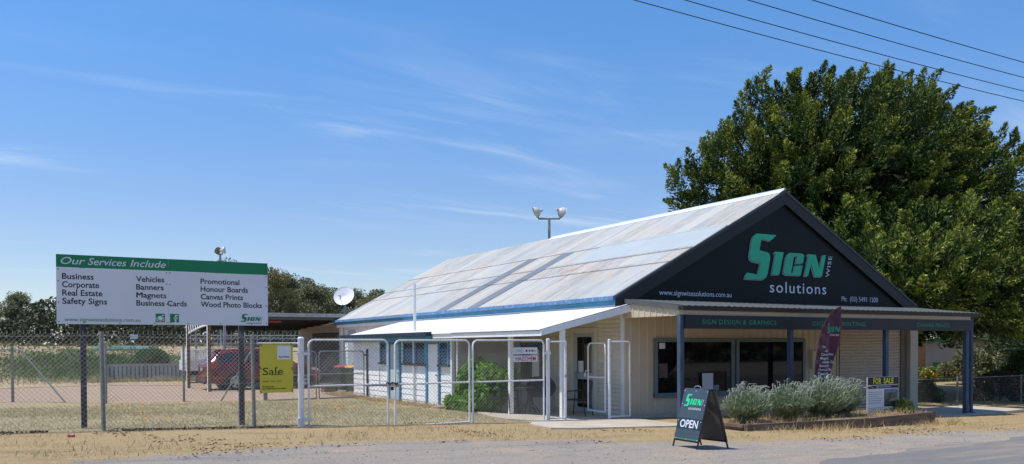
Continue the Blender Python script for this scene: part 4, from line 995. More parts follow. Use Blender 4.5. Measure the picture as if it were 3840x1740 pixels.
def ribbon(pts, w, y):
    out = []
    for i, (u, v) in enumerate(pts):
        a = pts[max(i - 1, 0)]; b = pts[min(i + 1, len(pts) - 1)]
        tx, tz = b[0] - a[0], b[1] - a[1]; l = math.hypot(tx, tz) or 1
        k = w * (0.35 + 0.65 * math.sin(math.pi * (i + 0.5) / len(pts)))
        out.append((u - tz / l * k, v + tx / l * k, u + tz / l * k, v - tx / l * k))
    for p, q in zip(out[:-1], out[1:]): mb.quad((p[0], y, p[1]), (q[0], y, q[1]), (q[2], y, q[3]), (p[2], y, p[3]))
def disc(mb, cx_, cz_, r, y, n=20, a0=0, a1=2 * math.pi, r2=0.0):
    for k in range(n):
        a, b = a0 + (a1 - a0) * k / n, a0 + (a1 - a0) * (k + 1) / n
        mb.quad((cx_ + r2 * math.cos(a), y, cz_ + r2 * math.sin(a)), (cx_ + r * math.cos(a), y, cz_ + r * math.sin(a)), (cx_ + r * math.cos(b), y, cz_ + r * math.sin(b)), (cx_ + r2 * math.cos(b), y, cz_ + r2 * math.sin(b)))
# camera icon and letter-f icon
mb = MB(); mb.box(-10.205, -10.055, sy0 - 0.003, sy0 - 0.0005, 2.142, 2.292); mb.box(-9.970, -9.825, sy0 - 0.003, sy0 - 0.0005, 2.142, 2.292); mb.build('social_icons', 'sign_green', sg, bevel=0.001)
mb = MB()
disc(mb, -10.13, 2.214, 0.040, sy0 - 0.0045); mb.box(-10.098, -10.073, sy0 - 0.0045, sy0 - 0.0032, 2.25, 2.275)
disc(mb, -10.13, 2.214, 0.066, sy0 - 0.0045, 16, math.pi * 1.12, math.pi * 1.88, 0.053)
for q in ((-10.192, -10.178, 2.16, 2.225), (-10.082, -10.068, 2.16, 2.225), (-10.192, -10.068, 2.156, 2.167)): mb.box(q[0], q[1], sy0 - 0.0045, sy0 - 0.0032, q[2], q[3])
mb.build('camera_glyph', 'sign_white', sg)
mb = MB()
for q in ((-9.893, -9.867, 2.142, 2.245), (-9.912, -9.842, 2.205, 2.226), (-9.882, -9.842, 2.256, 2.276)): mb.box(q[0], q[1], sy0 - 0.0045, sy0 - 0.0032, q[2], q[3])
disc(mb, -9.862, 2.245, 0.031, sy0 - 0.0046, 8, math.pi / 2, math.pi, 0.006); mb.build('f_glyph', 'sign_white', sg)
logo(sg, lambda u, v, w=0: (u, sy0 - w, v), -8.765, 2.165, 0.118, 'sign_green', 'ink_black', 'ink_black', 0.006)

# ------------------------------------------------------------------ small signs on the fence
sl = thing('sale_sign', 'yellow sale placard with a white square tied to the fence', 'sign', (-8.28, FY - 0.05, 0.9))
ys = FY - 0.065
mb = MB(); mb.box(-8.575, -7.985, ys, ys + 0.006, 0.885, 1.748); mb.build('panel', 'yellow', sl)
mb = MB(); mb.box(-8.268, -8.025, ys - 0.002, ys - 0.0005, 1.478, 1.722); mb.build('white_square', 'sign_white', sl)
fr = lambda u, v: (u, ys - 0.0035, v)
text(sl, 'lettering', 'ink_black', 'RayWhite', fr, -8.243, -8.045, 1.512, 0.026, 0.2, 0.03)
text(sl, 'lettering', 'ink_black', '0447 162 455', fr, -8.53, -8.195, 1.07, 0.036, 0, -0.012)
text(sl, 'lettering', 'ink_black', 'Brett Douglas', fr, -8.53, -8.325, 0.985, 0.024, 0, 0.02)
text(sl, 'lettering', 'ink_black', 'Ray White Rural St Arnaud', fr, -8.535, -8.125, 0.948, 0.024, 0, 0.02)
text(sl, 'lettering', 'ink_black', 'Sale', fr, -8.525, -8.165, 1.205, 0.128, 0, 0.0)
mb = MB()          # the serifs of the word
for a, b, z in ((-8.528, -8.515, 1.205), (-8.447, -8.434, 1.315), (-8.284, -8.238, 1.203), (-8.292, -8.262, 1.332), (-8.335, -8.312, 1.203)): mb.box(a, b, ys - 0.004, ys - 0.002, z, z + 0.010)
mb.build('serifs', 'ink_black', sl)
mb = MB()
for px, pz in ((-8.555, 1.74), (-8.01, 1.745), (-8.57, 1.33), (-8.0, 1.31), (-8.57, 0.90), (-8.0, 0.905)): mb.tube([(px - 0.012, ys - 0.008, pz + 0.028), (px, ys - 0.012, pz), (px + 0.012, ys - 0.008, pz - 0.025)], 0.006, 5)
mb.build('cable_ties', 'steel_black', sl)
hz = thing('hazchem_plate', 'white plate with red HAZCHEM wording wired to the gate', 'sign', (-3.06, FY - 0.05, 1.37))
mb = MB(); mb.box(-3.35, -2.77, ys, ys + 0.004, 1.37, 1.50); mb.build('panel', 'sign_white', hz)
text(hz, 'lettering', 'ink_red', 'HAZCHEM', fr, -3.305, -2.815, 1.395, 0.082, 0, 0.02)
h2 = thing('warning_plate', 'white plate reading 3WE beside coloured diamonds above the HAZCHEM plate', 'sign', (-3.06, FY - 0.05, 1.53))
mb = MB(); mb.box(-3.35, -3.103, ys, ys + 0.004, 1.53, 1.67); mb.build('panel', 'sign_white', h2)
mb = MB(); mb.box(-3.097, -2.77, ys, ys + 0.004, 1.53, 1.67); mb.build('panel', 'sign_white', h2)
text(h2, 'lettering', 'ink_grey', '3WE', fr, -3.325, -3.125, 1.553, 0.09, 0, -0.01)
for px, mt in ((-3.04, 'ink_red'), (-2.965, 'ink_dkgreen'), (-2.89, 'ink_red')):
    mb = MB(); mb.quad((px - 0.033, ys - 0.003, 1.6), (px, ys - 0.003, 1.567), (px + 0.033, ys - 0.003, 1.6), (px, ys - 0.003, 1.633)); mb.build('diamond', mt, h2)
mb = MB(); mb.quad((-2.845, ys - 0.003, 1.605), (-2.82, ys - 0.003, 1.575), (-2.79, ys - 0.003, 1.605), (-2.815, ys - 0.003, 1.600)); mb.build('diamond', 'ink_dkgreen', h2)

# ------------------------------------------------------------------ A-frame board on the gravel
af = thing('a_frame_sign', 'dark folding pavement board reading OPEN on the gravel', 'a-frame sign', (-2.95, -5.7, 0.07))
FT = Vector((-3.22, -5.43, 0.085)); F2 = Vector((-3.22, -5.98, 0.08))
TT = Vector((-2.98, -5.46, 1.00)); T2 = Vector((-2.97, -6.01, 1.00))
BT = Vector((-2.68, -5.50, 0.07)); B2 = Vector((-2.60, -6.02, 0.065))
TTb = TT + Vector((0.05, 0, 0)); T2b = T2 + Vector((0.05, 0, 0))
mb = MB()
for a, b in ((FT, TT), (F2, T2)): mb.tube([a, b], 0.014, 6)
mb.tube([TT, T2], 0.014, 6); mb.tube([FT.lerp(TT, 0.12), F2.lerp(T2, 0.12)], 0.012, 6); mb.build('frame', 'steel_black', af)
mb = MB()
for a, b in ((BT, TTb), (B2, T2b)): mb.tube([a, b], 0.014, 6)
mb.tube([TTb, T2b], 0.014, 6); mb.tube([BT.lerp(TTb, 0.12), B2.lerp(T2b, 0.12)], 0.012, 6); mb.build('back_frame', 'steel_black', af)
ud = (F2 - FT).normalized(); vd = (TT - FT).normalized(); wd = ud.cross(vd).normalized()
if wd.x > 0: wd = -wd
AFw = (F2 - FT).length; AFh = (TT - FT).length
def faf(u, v, w=0.0): return tuple(FT + ud * u + vd * v + wd * (w + 0.016))
mb = MB(); mb.prism([(0.0, 0.125), (AFw, 0.125), (AFw, AFh + 0.01), (0.0, AFh + 0.01)], faf, -0.004, 0.002); mb.build('front_panel', 'aframe', af)
mb = MB(); mb.prism([(0.004, 0.30), (AFw - 0.004, 0.30), (AFw - 0.004, 0.475), (0.004, 0.475)], faf, 0.0025, 0.004); mb.build('open_strip', 'aframe_dark', af)
mb = MB(); mb.prism([(0.004, 0.135), (AFw - 0.004, 0.135), (AFw - 0.004, 0.147), (0.004, 0.147)], faf, 0.0025, 0.004); mb.build('green_line', 'ink_dkgreen', af)
text(af, 'lettering', 'ink_white', 'OPEN', lambda u, v: faf(u, v, 0.0055), 0.07, 0.475, 0.325, 0.12, 0, 0.016)
logo(af, lambda u, v, w=0: faf(u, v, w + 0.002), 0.07, 0.665, 0.128, 'ink_brightgreen', 'ink_white', 'ink_white', 0.005, None, 0.165)
vb = (TTb - BT).normalized(); ub = (B2 - BT).normalized()
def fab(u, v, w=0.0): return tuple(BT + ub * u + vb * v + Vector((w, 0, 0)))
mb = MB(); mb.prism([(0.0, 0.125), (AFw, 0.125), (AFw, AFh), (0.0, AFh)], fab, -0.003, 0.003); mb.build('back_panel', 'aframe_back', af)
mb = MB(); c0 = (TT + T2) / 2
mb.tube([c0 + Vector((0.0, 0.08, 0.01)), c0 + Vector((0, 0.06, 0.045)), c0 + Vector((0, 0, 0.055)), c0 + Vector((0, -0.06, 0.045)), c0 + Vector((0, -0.08, 0.01))], 0.006, 6); mb.build('handle', 'galv', af)
mb = MB()
for u in (0.02, AFw / 2, AFw - 0.02):
    for v in (0.14, 0.43, 0.70, AFh - 0.03):
        if u == AFw / 2 and v not in (0.14, AFh - 0.03): continue
        mb.prism([(u - 0.006, v - 0.006), (u + 0.006, v - 0.006), (u + 0.006, v + 0.006), (u - 0.006, v + 0.006)], faf, 0.002, 0.006)
mb.build('rivets', 'ink_white', af)

# ------------------------------------------------------------------ foliage helpers
def leaves(name, C, D, L, W, mat, rnd, parent=None, N=None):
    """many small leaf faces: centres C, directions D, lengths L, widths W; each a kite of two triangles"""
    n = len(C); D = D / np.maximum(np.linalg.norm(D, axis=1, keepdims=True), 1e-6)
    rv = RNG.normal(size=(n, 3)) if N is None else N
    Sd = np.cross(D, rv); Sd /= np.maximum(np.linalg.norm(Sd, axis=1, keepdims=True), 1e-6)
    L = np.broadcast_to(np.asarray(L, float), (n,))[:, None]; W = np.broadcast_to(np.asarray(W, float), (n,))[:, None]
    V = np.stack([C - D * L * 0.5, C + Sd * W * 0.5, C + D * L * 0.5, C - Sd * W * 0.5], 1).reshape(-1, 3)
    if parent is not None and parent.get('_loc') is not None: V = V - np.array(tuple(parent['_loc']))
    F = np.arange(4 * n).reshape(n, 4)
    ob = np_mesh(name, V, F, mat, 4)
    attr(ob, 'rnd', np.repeat(rnd, 4))
    if parent is not None: ob.parent = parent
    return ob
def blades(name, base, H, lean, W, mat, rnd, parent=None):
    """grass blades: one tall triangle each"""
    n = len(base); ang = RNG.random(n) * 6.283
    sd = np.stack([np.cos(ang), np.sin(ang), np.zeros(n)], 1)
    top = base + np.stack([lean[:, 0], lean[:, 1], H], 1)
    V = np.stack([base - sd * W[:, None], base + sd * W[:, None], top], 1).reshape(-1, 3)
    if parent is not None and parent.get('_loc') is not None: V = V - np.array(tuple(parent['_loc']))
    ob = np_mesh(name, V, np.arange(3 * n).reshape(n, 3), mat, 3)
    attr(ob, 'rnd', np.repeat(rnd, 3))
    if parent is not None: ob.parent = parent
    return ob
def ball(n, inner=0.0):
    d = RNG.normal(size=(n, 3)); d /= np.linalg.norm(d, axis=1, keepdims=True)
    r = (inner ** 3 + (1 - inner ** 3) * RNG.random(n)) ** (1 / 3)
    return d * r[:, None], d

# ------------------------------------------------------------------ planter bed in front of the shop
PL = [(0.0, -2.35), (0.15, -3.70), (3.30, -4.02), (6.15, -3.70), (6.32, -2.55)]
plt_ = thing('planter_bed', 'low sleeper-edged garden bed with dry mulch under the awning', 'garden bed', (3.2, -3.2, 0))
for a, b in zip(PL[:-1], PL[1:]):
    a_, b_ = Vector(a), Vector(b); d = (b_ - a_).normalized(); nrm = Vector((d.y, -d.x))
    L_ = (b_ - a_).length; m_ = Matrix.Translation((a_.x, a_.y, 0)) @ Matrix.Rotation(math.atan2(d.y, d.x), 4, 'Z')
    mb = MB(); mb.box(-0.02, L_ - 0.03, -0.035, 0.035, min(G(*a), G(*b)) - 0.15, 0.125 - 0.008 * (a[0] > 3), m_); mb.build('edging_board', 'timber', plt_, bevel=0.006)
for px, py in ((0.2, -3.72), (3.34, -4.04), (6.16, -3.72)):
    mb = MB(); mb.box(px - 0.06, px + 0.06, py - 0.05, py - 0.0, G(px, py) - 0.15, 0.135); mb.build('corner_stake', 'timber', plt_)
mb = MB(); mb.grid(lambda u, v: ((0.03 + 6.2 * u), (-2.4 - (1.28 + 0.30 * math.sin(math.pi * u)) * v), 0.075 + 0.05 * math.sin(u * 9) * math.sin(v * 4 + 1)), 40, 10); mb.build('soil', 'soil', plt_, smooth=True)
def shrub(label, cx_, cy__, r, h, n, z0=0.08, fs=60):
    t = thing('grey_green_shrub', label, 'shrub', (cx_, cy__, z0), 'grey-green shrubs in the bed')
    # upright twigs radiating from the base
    a = RNG.random(n) * 6.283; q = np.sqrt(RNG.random(n)); 
    tip = np.stack([np.cos(a) * q * r, np.sin(a) * q * r * 0.85, h * (1 - 0.45 * q ** 2.2) * (0.8 + 0.2 * RNG.random(n))], 1)
    s = RNG.random(n) ** 0.55
    C = np.array([cx_, cy__, z0]) + tip * s[:, None] * np.array([1, 1, 1]) + RNG.normal(size=(n, 3)) * 0.03
    C[:, 0] += (tip[:, 0] * 0.25 * (1 - s)); 
    D = tip / np.linalg.norm(tip, axis=1, keepdims=True) + RNG.normal(size=(n, 3)) * 0.38
    C[:, 2] = np.maximum(C[:, 2], z0 + 0.01)
    leaves('foliage', C, D, 0.085 + 0.05 * RNG.random(n), 0.016, 'leaf_lav', np.clip(0.25 + 0.5 * RNG.random(n) + 0.15 * (s - 0.5), 0, 1), t)
    mb = MB()
    for k in range(fs):
        aa = random.random() * 6.283; qq = math.sqrt(random.random()) * 0.95
        bx, by = cx_ + math.cos(aa) * qq * r * 0.9, cy__ + math.sin(aa) * qq * r * 0.75; bz = z0 + h * (1 - 0.45 * qq ** 2.2) * 0.86
        dx = math.cos(aa) * 0.05 + random.uniform(-0.05, 0.12); dy = math.sin(aa) * 0.05 + random.uniform(-.05, .05); hh = random.uniform(0.13, 0.26)
        mb.tube([(bx, by, bz), (bx + dx * 0.5, by + dy * 0.5, bz + hh * 0.7), (bx + dx, by + dy, bz + hh), (bx + dx * 1.6 + 0.04, by + dy * 1.5, bz + hh * 0.98), (bx + dx * 2 + 0.08, by + dy * 1.8, bz + hh * 0.82)], [0.004, 0.006, 0.009, 0.010, 0.004], 4, False)
    o = mb.build('flower_stalks', 'stalk', t); attr(o, 'rnd', RNG.random(len(o.data.vertices)))
    mb = MB()
    for k in range(14):
        aa = random.random() * 6.283; mb.tube([(cx_, cy__, z0 - 0.02), (cx_ + math.cos(aa) * r * 0.4, cy__ + math.sin(aa) * r * 0.35, z0 + h * 0.6)], [0.010, 0.004], 4, False)
    mb.build('stems', 'bark', t)
shrub('rounded grey-green shrub beside the A-frame sign', 0.80, -3.10, 0.56, 0.72, 7000, fs=70)
shrub('spreading grey-green shrub in the middle of the bed, behind dry straw', 2.10, -3.05, 0.62, 0.74, 7500, fs=80)
shrub('largest grey-green shrub, below the maroon flag', 3.12, -3.15, 0.70, 0.84, 10000, fs=100)
shrub('grey-green shrub pressed against the left edge of the FOR SALE board', 3.92, -3.02, 0.50, 0.80, 6000, fs=60)
ws = thing('small_weed_shrub', 'small straggly weed right of the FOR SALE board', 'plant', (6.0, -3.1, 0.08))
C, d = ball(700, 0.2); leaves('foliage', np.array([6.02, -3.1, 0.22]) + C * np.array([0.24, 0.22, 0.2]), d + np.array([0, 0, 0.8]), 0.07, 0.03, 'leaf_bush', RNG.random(700), ws)
mb = MB()
for k in range(6): mb.tube([(6.02, -3.1, 0.05), (6.02 + random.uniform(-.18, .18), -3.1 + random.uniform(-.15, .15), random.uniform(0.25, 0.42))], 0.004, 4, False)
mb.build('stems', 'bark', ws)
n = 1300
bx = 0.1 + 6.0 * RNG.random(n); by = -2.5 - 1.25 * RNG.random(n)
tuf = blades('dry_straw', np.stack([bx, by, np.full(n, 0.09)], 1), 0.05 + 0.13 * RNG.random(n), RNG.normal(size=(n, 2)) * 0.10, np.full(n, 0.006), 'straw', RNG.random(n))
tuf['kind'] = 'stuff'; tuf['label'] = 'dry straw lying in the garden bed'; tuf['category'] = 'straw'
# FOR SALE board
fsb = thing('for_sale_sign', 'black and white FOR SALE board standing in the garden bed', 'sign', (5.48, -3.0, 0.05))
fy = -2.92
mb = MB(); mb.box(4.90, 6.06, fy, fy + 0.012, 0.03, 0.93); mb.build('panel', 'sign_white', fsb)
mb = MB(); mb.box(4.93, 6.055, fy - 0.003, fy - 0.0005, 0.745, 0.925); mb.box(4.93, 6.055, fy - 0.003, fy - 0.0005, 0.655, 0.73); mb.build('black_band', 'ink_black', fsb)
fr = lambda u, v: (u, fy - 0.005, v)
text(fsb, 'lettering', 'ink_yellow', 'FOR', fr, 5.12, 5.41, 0.772, 0.125, 0, 0.025); text(fsb, 'lettering', 'ink_yellow', 'SALE', fr, 5.50, 5.87, 0.772, 0.125, 0, 0.025)
text(fsb, 'small_lettering', 'ink_white', 'Signwise Solutions', fr, 5.22, 5.77, 0.678, 0.042, 0, 0.0)
mb = MB(); mb.box(5.525, 6.04, fy - 0.003, fy - 0.0005, 0.22, 0.635); mb.build('photo_print', paint('dull_photo_print', (0.07, 0.09, 0.06), 0.4, 0.9, 7, (0.25, 0.2, 0.13), 0.8), fsb)
mb = MB(); mb.box(5.53, 6.035, fy - 0.005, fy - 0.0032, 0.55, 0.632); mb.build('photo_sky', paint('printed_sky', (0.08, 0.16, 0.32), 0.4, 0.4, 5), fsb)
mb = MB(); mb.add([(5.62, fy - 0.005, 0.35), (6.035, fy - 0.005, 0.35), (6.035, fy - 0.005, 0.44), (5.8, fy - 0.005, 0.40)], [(0, 1, 2, 3)]); mb.build('photo_path', paint('printed_path', (0.33, 0.24, 0.15), 0.5, 0.2, 9), fsb)
mb = MB(); mb.box(5.525, 6.04, fy - 0.003, fy - 0.0005, 0.075, 0.165); mb.build('price_band', 'ink_black', fsb)
text(fsb, 'small_lettering', 'ink_white', '$75,000 + SAV', fr, 5.71, 6.02, 0.10, 0.045, 0, 0.02)
mb = MB()
for i, zz in enumerate((0.565, 0.515, 0.465, 0.415, 0.365, 0.31)): 
    u = 4.96
    while u < 5.45 - 0.06 * (i % 3):
        w_ = random.uniform(0.03, 0.075); mb.box(u, u + w_, fy - 0.003, fy - 0.0005, zz, zz + 0.014); u += w_ + 0.012
for zz in (0.19, 0.155, 0.11, 0.08): mb.box(4.96, 5.46, fy - 0.003, fy - 0.0005, zz, zz + 0.009)
mb.build('text_lines', 'ink_grey', fsb)
mb = MB()
for px in (4.97, 5.99): mb.box(px - 0.02, px + 0.02, fy + 0.013, fy + 0.05, -0.1, 0.9)
mb.build('stakes', 'timber', fsb)
# feather flag
fl = thing('feather_flag', 'maroon feather flag on a curved pole in the garden bed', 'flag', (3.36, -2.75, 0.1))
PX = [(3.34, 0.60), (3.33, 0.9), (3.35, 1.30), (3.44, 1.74), (3.57, 2.08), (3.72, 2.29), (3.93, 2.48), (4.19, 2.575)]
QX = [(3.36, 0.60), (3.68, 0.88), (3.90, 1.11), (3.99, 1.40), (4.08, 1.70), (4.15, 1.98), (4.185, 2.28), (4.20, 2.565)]
def cr_(pts, t):
    t *= len(pts) - 1; i = min(int(t), len(pts) - 2); f_ = t - i
    P = [Vector(pts[max(0, min(len(pts) - 1, i + k))]) for k in (-1, 0, 1, 2)]
    return 0.5 * ((2 * P[1]) + (P[2] - P[0]) * f_ + (2 * P[0] - 5 * P[1] + 4 * P[2] - P[3]) * f_ * f_ + (3 * P[1] - P[0] - 3 * P[2] + P[3]) * f_ ** 3)
def fsurf(u, v):      # u up the flag, v from pole to trailing edge
    a, b = cr_(PX, u), cr_(QX, u); p = a.lerp(b, v)
    return (p.x, -2.75 + 0.045 * math.sin(v * 5 + u * 9) * v + 0.02 * math.sin(u * 60) * (1 - v) ** 3 - 0.02 * math.sin(v * 14 + u * 3) * v, p.y)
mb = MB(); mb.grid(lambda u, v: fsurf(u, v), 90, 18); mb.build('banner', 'maroon', fl, smooth=True)
mb = MB(); mb.tube([(3.37, -2.745, 0.0), (3.345, -2.745, 0.6)] + [(float(cr_(PX, k / 14).x) - 0.006, -2.745, float(cr_(PX, k / 14).y)) for k in range(1, 15)], [0.014] * 6 + [0.010] * 10, 6); mb.build('pole', 'plastic_dark', fl)
def fflag(u, v, w=0):
    # put a flat board (u=x, v=z) onto the rippled cloth, just in front
    best = None
    lo, hi = 0.0, 1.0
    for _ in range(18):
        m_ = (lo + hi) / 2; a, b = cr_(PX, m_), cr_(QX, m_)
        if (a.y + b.y) / 2 < v: lo = m_
        else: hi = m_
    a, b = cr_(PX, lo), cr_(QX, lo); vv_ = min(max((u - a.x) / max(b.x - a.x, 1e-3), 0), 1)
    q = fsurf(lo, vv_); return (u, q[1] - 0.007 - w, v)
for i, (s_, a, b) in enumerate((('Signs', 3.525, 3.66), ('Vehicles', 3.50, 3.75), ('Canvas Prints', 3.47, 4.03), ('Magnets', 3.46, 3.78), ('Business Ca', 3.44, 3.97), ('Banners', 3.42, 3.79), ('Honour Bo', 3.40, 3.87), ('Plaques', 3.39, 3.74), ('Plus MORE', 3.38, 3.78))):
    text(fl, 'lettering', 'ink_white', s_, fflag, a + 0.02, b, 1.625 - i * 0.0865, 0.056, 0.05, 0.01)
logo(fl, fflag, 3.70, 1.965, 0.125, 'ink_dkgreen', 'ink_white', 'ink_grey', 0.003, None, 0.2)

# ------------------------------------------------------------------ grape vine, table and chairs under the verandah
vine = thing('grape_vine', 'leafy green grape vine growing under the verandah', 'vine', (-2.25, 2.9, 0.0))
Cs = []; 
for (bx, by, bz, rx_, ry_, rz_, n_) in ((-2.30, 3.30, 0.62, 0.42, 0.42, 0.68, 1300), (-2.28, 2.35, 0.72, 0.42, 0.60, 0.60, 1500), (-2.45, 3.0, 0.3, 0.40, 0.9, 0.34, 1000), (-2.5, 3.75, 0.25, 0.40, 0.35, 0.25, 300), (-2.1, 1.75, 0.95, 0.3, 0.25, 0.25, 240), (-2.2, 3.25, 1.25, 0.25, 0.3, 0.25, 120)):
    C, d = ball(n_, 0.55); Cs.append((np.array([bx, by, bz]) + C * np.array([rx_, ry_, rz_]), d))
C = np.concatenate([c for c, _ in Cs]); D = np.concatenate([d for _, d in Cs]); n = len(C)
C[:, 2] = np.maximum(C[:, 2], 0.06)
leaves('foliage', C, D + np.array([-0.2, -0.2, -0.7]) + RNG.normal(size=(n, 3)) * 0.5, 0.10 + 0.05 * RNG.random(n), 0.10 + 0.03 * RNG.random(n), 'leaf_vine', RNG.random(n), vine)
mb = MB()
for k in range(9): mb.tube([(-2.2, 2.9 + random.uniform(-.4, .4), 0), (-2.2 + random.uniform(-.2, .2), 2.9 + random.uniform(-.7, .7), 0.5), (-2.25 + random.uniform(-.3, .3), 2.9 + random.uniform(-.8, .8), 1.1)], [0.025, 0.018, 0.008], 5, False)
mb.build('canes', 'bark', vine)
tb = thing('outdoor_table', 'round black outdoor table under the verandah', 'table', (-1.75, 1.45, 0.03))
mt = Matrix.Translation((-1.72, 1.42, 0.0))
mb = MB(); mb.lathe([(0.001, 0.735), (0.42, 0.735), (0.44, 0.72), (0.42, 0.70), (0.001, 0.70)], mt, 24); mb.build('tabletop', 'steel_black', tb)
for k in range(4):
    a = k * math.pi / 2 + 0.5; mb = MB(); mb.tube([(-1.72 + math.cos(a) * 0.05, 1.42 + math.sin(a) * 0.05, 0.70), (-1.72 + math.cos(a) * 0.06, 1.42 + math.sin(a) * 0.06, 0.38), (-1.72 + math.cos(a) * 0.34, 1.42 + math.sin(a) * 0.34, 0.045)], 0.014, 6); mb.build('leg', 'steel_black', tb)
bt = thing('small_jar', 'small dark jar with a stopper on the black table', 'jar', (-1.72, 1.05, 0.735))
mb = MB(); mb.lathe([(0.001, 0.737), (0.03, 0.737), (0.035, 0.78), (0.012, 0.81), (0.012, 0.84), (0.001, 0.845)], Matrix.Translation((-1.72, 1.12, 0.0)), 10); mb.build('jar_body', 'plastic_dark', bt)
def chair(label, x_, y_, rz_, round_back=False):
    t = thing('outdoor_chair', label, 'chair', (x_, y_, 0.03), 'black chairs around the verandah table')
    m = Matrix.Translation((x_, y_, 0.0)) @ Matrix.Rotation(rz_, 4, 'Z'); f = lambda *p: tuple(m @ Vector(p))
    mb = MB(); mb.box(-0.23, 0.23, -0.22, 0.22, 0.42, 0.44, m); mb.build('seat', 'steel_black', t, bevel=0.008)
    for sx in (-1, 1):
        mb = MB(); mb.tube([f(0.21 * sx, 0.25, 0.035), f(0.21 * sx, 0.22, 0.43), f(0.22 * sx, 0.20, 0.63), f(0.22 * sx, -0.18, 0.66)], 0.013, 6); mb.build('leg', 'steel_black', t)
        mb = MB(); mb.tube([f(0.21 * sx, -0.28, 0.035), f(0.21 * sx, -0.20, 0.43), f(0.20 * sx, -0.27, 0.86)], 0.013, 6); mb.build('leg', 'steel_black', t)
    mb = MB()
    if round_back: mb.grid(lambda u, v: f((0.06 + 0.33 * math.sin(math.pi * (0.12 + 0.80 * v)) ** 0.7) * (u * 2 - 1), -0.22 - 0.10 * v - 0.05 * (1 - (2 * u - 1) ** 2), 0.40 + 0.52 * v), 12, 8)
    else: mb.grid(lambda u, v: f(0.20 * (u * 2 - 1), -0.20 - 0.07 * v, 0.50 + 0.36 * v), 6, 6)
    mb.build('backrest', 'steel_black', t, smooth=True, solid=0.012)
chair('slim black chair at the front of the round table, seen side on', -2.2, 1.75, R(-150))
chair('black chair with a wide round back between the table and the wall', -0.95, 2.2, R(140), True)
chair('black chair near the side door, half hidden by the white post', -0.85, 0.62, R(30))
rk = MB(); rk.lathe([(0.001, 0.0), (0.16, 0.0), (0.15, 0.06), (0.07, 0.10), (0.001, 0.105)], Matrix.Translation((-2.75, 4.35, G(-2.75, 4.35) - 0.01)) @ Matrix.Scale(1.5, 4, (0.3, 1, 0)), 9)
rk = tag(rk.build('rock', 'stone'), 'flat brown rock lying by the lean-to corner', 'rock')
cb_ = thing('cardboard_box', 'brown box on the ground beside the bins', 'box', (-2.2, 14.9, 0.0))
mb = MB(); mb.box(-2.45, -2.05, 14.8, 15.3, 0.0, 0.34); mb.build('carton', 'cardboard', cb_)
mb = MB(); mb.box(-2.52, -2.4, 14.78, 15.3, 0.30, 0.33); mb.build('flap', 'cardboard', cb_)
def bin_(label, x_, y_, lid):
    t = thing('wheelie_bin', label, 'bin', (x_, y_, 0.02), 'wheelie bins by the lean-to')
    mb = MB(); o = 0.0
    mb.add([(x_ - 0.22, y_ - 0.24, 0.06), (x_ + 0.22, y_ - 0.24, 0.06), (x_ + 0.22, y_ + 0.22, 0.06), (x_ - 0.22, y_ + 0.22, 0.06), (x_ - 0.29, y_ - 0.34, 0.92), (x_ + 0.29, y_ - 0.34, 0.92), (x_ + 0.29, y_ + 0.34, 0.92), (x_ - 0.29, y_ + 0.34, 0.92)], [(0, 3, 2, 1), (4, 5, 6, 7), (0, 1, 5, 4), (1, 2, 6, 5), (2, 3, 7, 6), (3, 0, 4, 7)])
    mb.box(x_ - 0.305, x_ + 0.305, y_ - 0.355, y_ + 0.355, 0.87, 0.915); mb.build('body', 'bin_green', t, bevel=0.012)
    mb = MB(); mb.grid(lambda u, v: (x_ - 0.315 + 0.63 * u, y_ - 0.365 + 0.75 * v, 0.925 + 0.075 * math.sin(math.pi * min(max(u, 0.0), 1.0)) ** 0.5 * (0.4 + 0.6 * v)), 10, 8); mb.build('lid', lid, t, smooth=True, solid=0.02)
    for sx in (-1, 1):
        mb = MB(); mb.tube([(x_ + sx * 0.21, y_ + 0.26, 0.11), (x_ + sx * 0.26, y_ + 0.26, 0.11)], 0.10, 12); mb.build('wheel', 'rubber', t)
bin_('dark green wheelie bin with a bright yellow lid', -1.45, 14.3, 'lid_yellow')
bin_('wheelie bin with a dull red lid behind the yellow-lidded one', -1.55, 15.2, 'lid_red')
can = MB(); can.tube([(-11.64, -1.52, G(-11.6, -1.5) + 0.028), (-11.60, -1.54, G(-11.6, -1.5) + 0.024), (-11.555, -1.55, G(-11.6, -1.5) + 0.03)], [0.028, 0.018, 0.028], 10); can = can.build('drink_can', paint('faded_red_can', (0.42, 0.06, 0.07), 0.35, 0.3, 30, (0.6, 0.58, 0.56), 0.9), smooth=True)
tag(can, 'crushed red drink can lying on the dry verge', 'can')

# ------------------------------------------------------------------ back fence of the yard
BF = [(-16.5, 14.6), (-12.45, 14.2), (-10.05, 11.9), (-7.9, 11.7), (-5.62, 10.95)]
bfz = 1.70
bf = thing('chain_link_fence', 'older chain-link fence along the back of the grass, with braced grey posts', 'fence', (-9, 12.5, 0.05))
for a, b in zip(BF[:-1], BF[1:]):
    mb = MB(); mesh_wire(mb, a, b, lambda s: 0.1, lambda s: bfz, p=0.11, r=0.002, barbs=False); mb.build('wire_mesh', 'wire', bf)
    mb = MB(); mb.tube([(a[0], a[1], bfz - 0.03), (b[0], b[1], bfz - 0.03)], 0.004, 4); mb.tube([(a[0], a[1], 0.75), (b[0], b[1], 0.75)], 0.003, 4); mb.build('line_wire', 'wire', bf)
for i, (px, py) in enumerate(BF[1:]):
    mb = MB(); mb.tube([(px, py, -0.1), (px, py, 1.77)], 0.045 if i in (0, 3) else 0.035, 8); mb.build('post', 'galv_dull', bf)
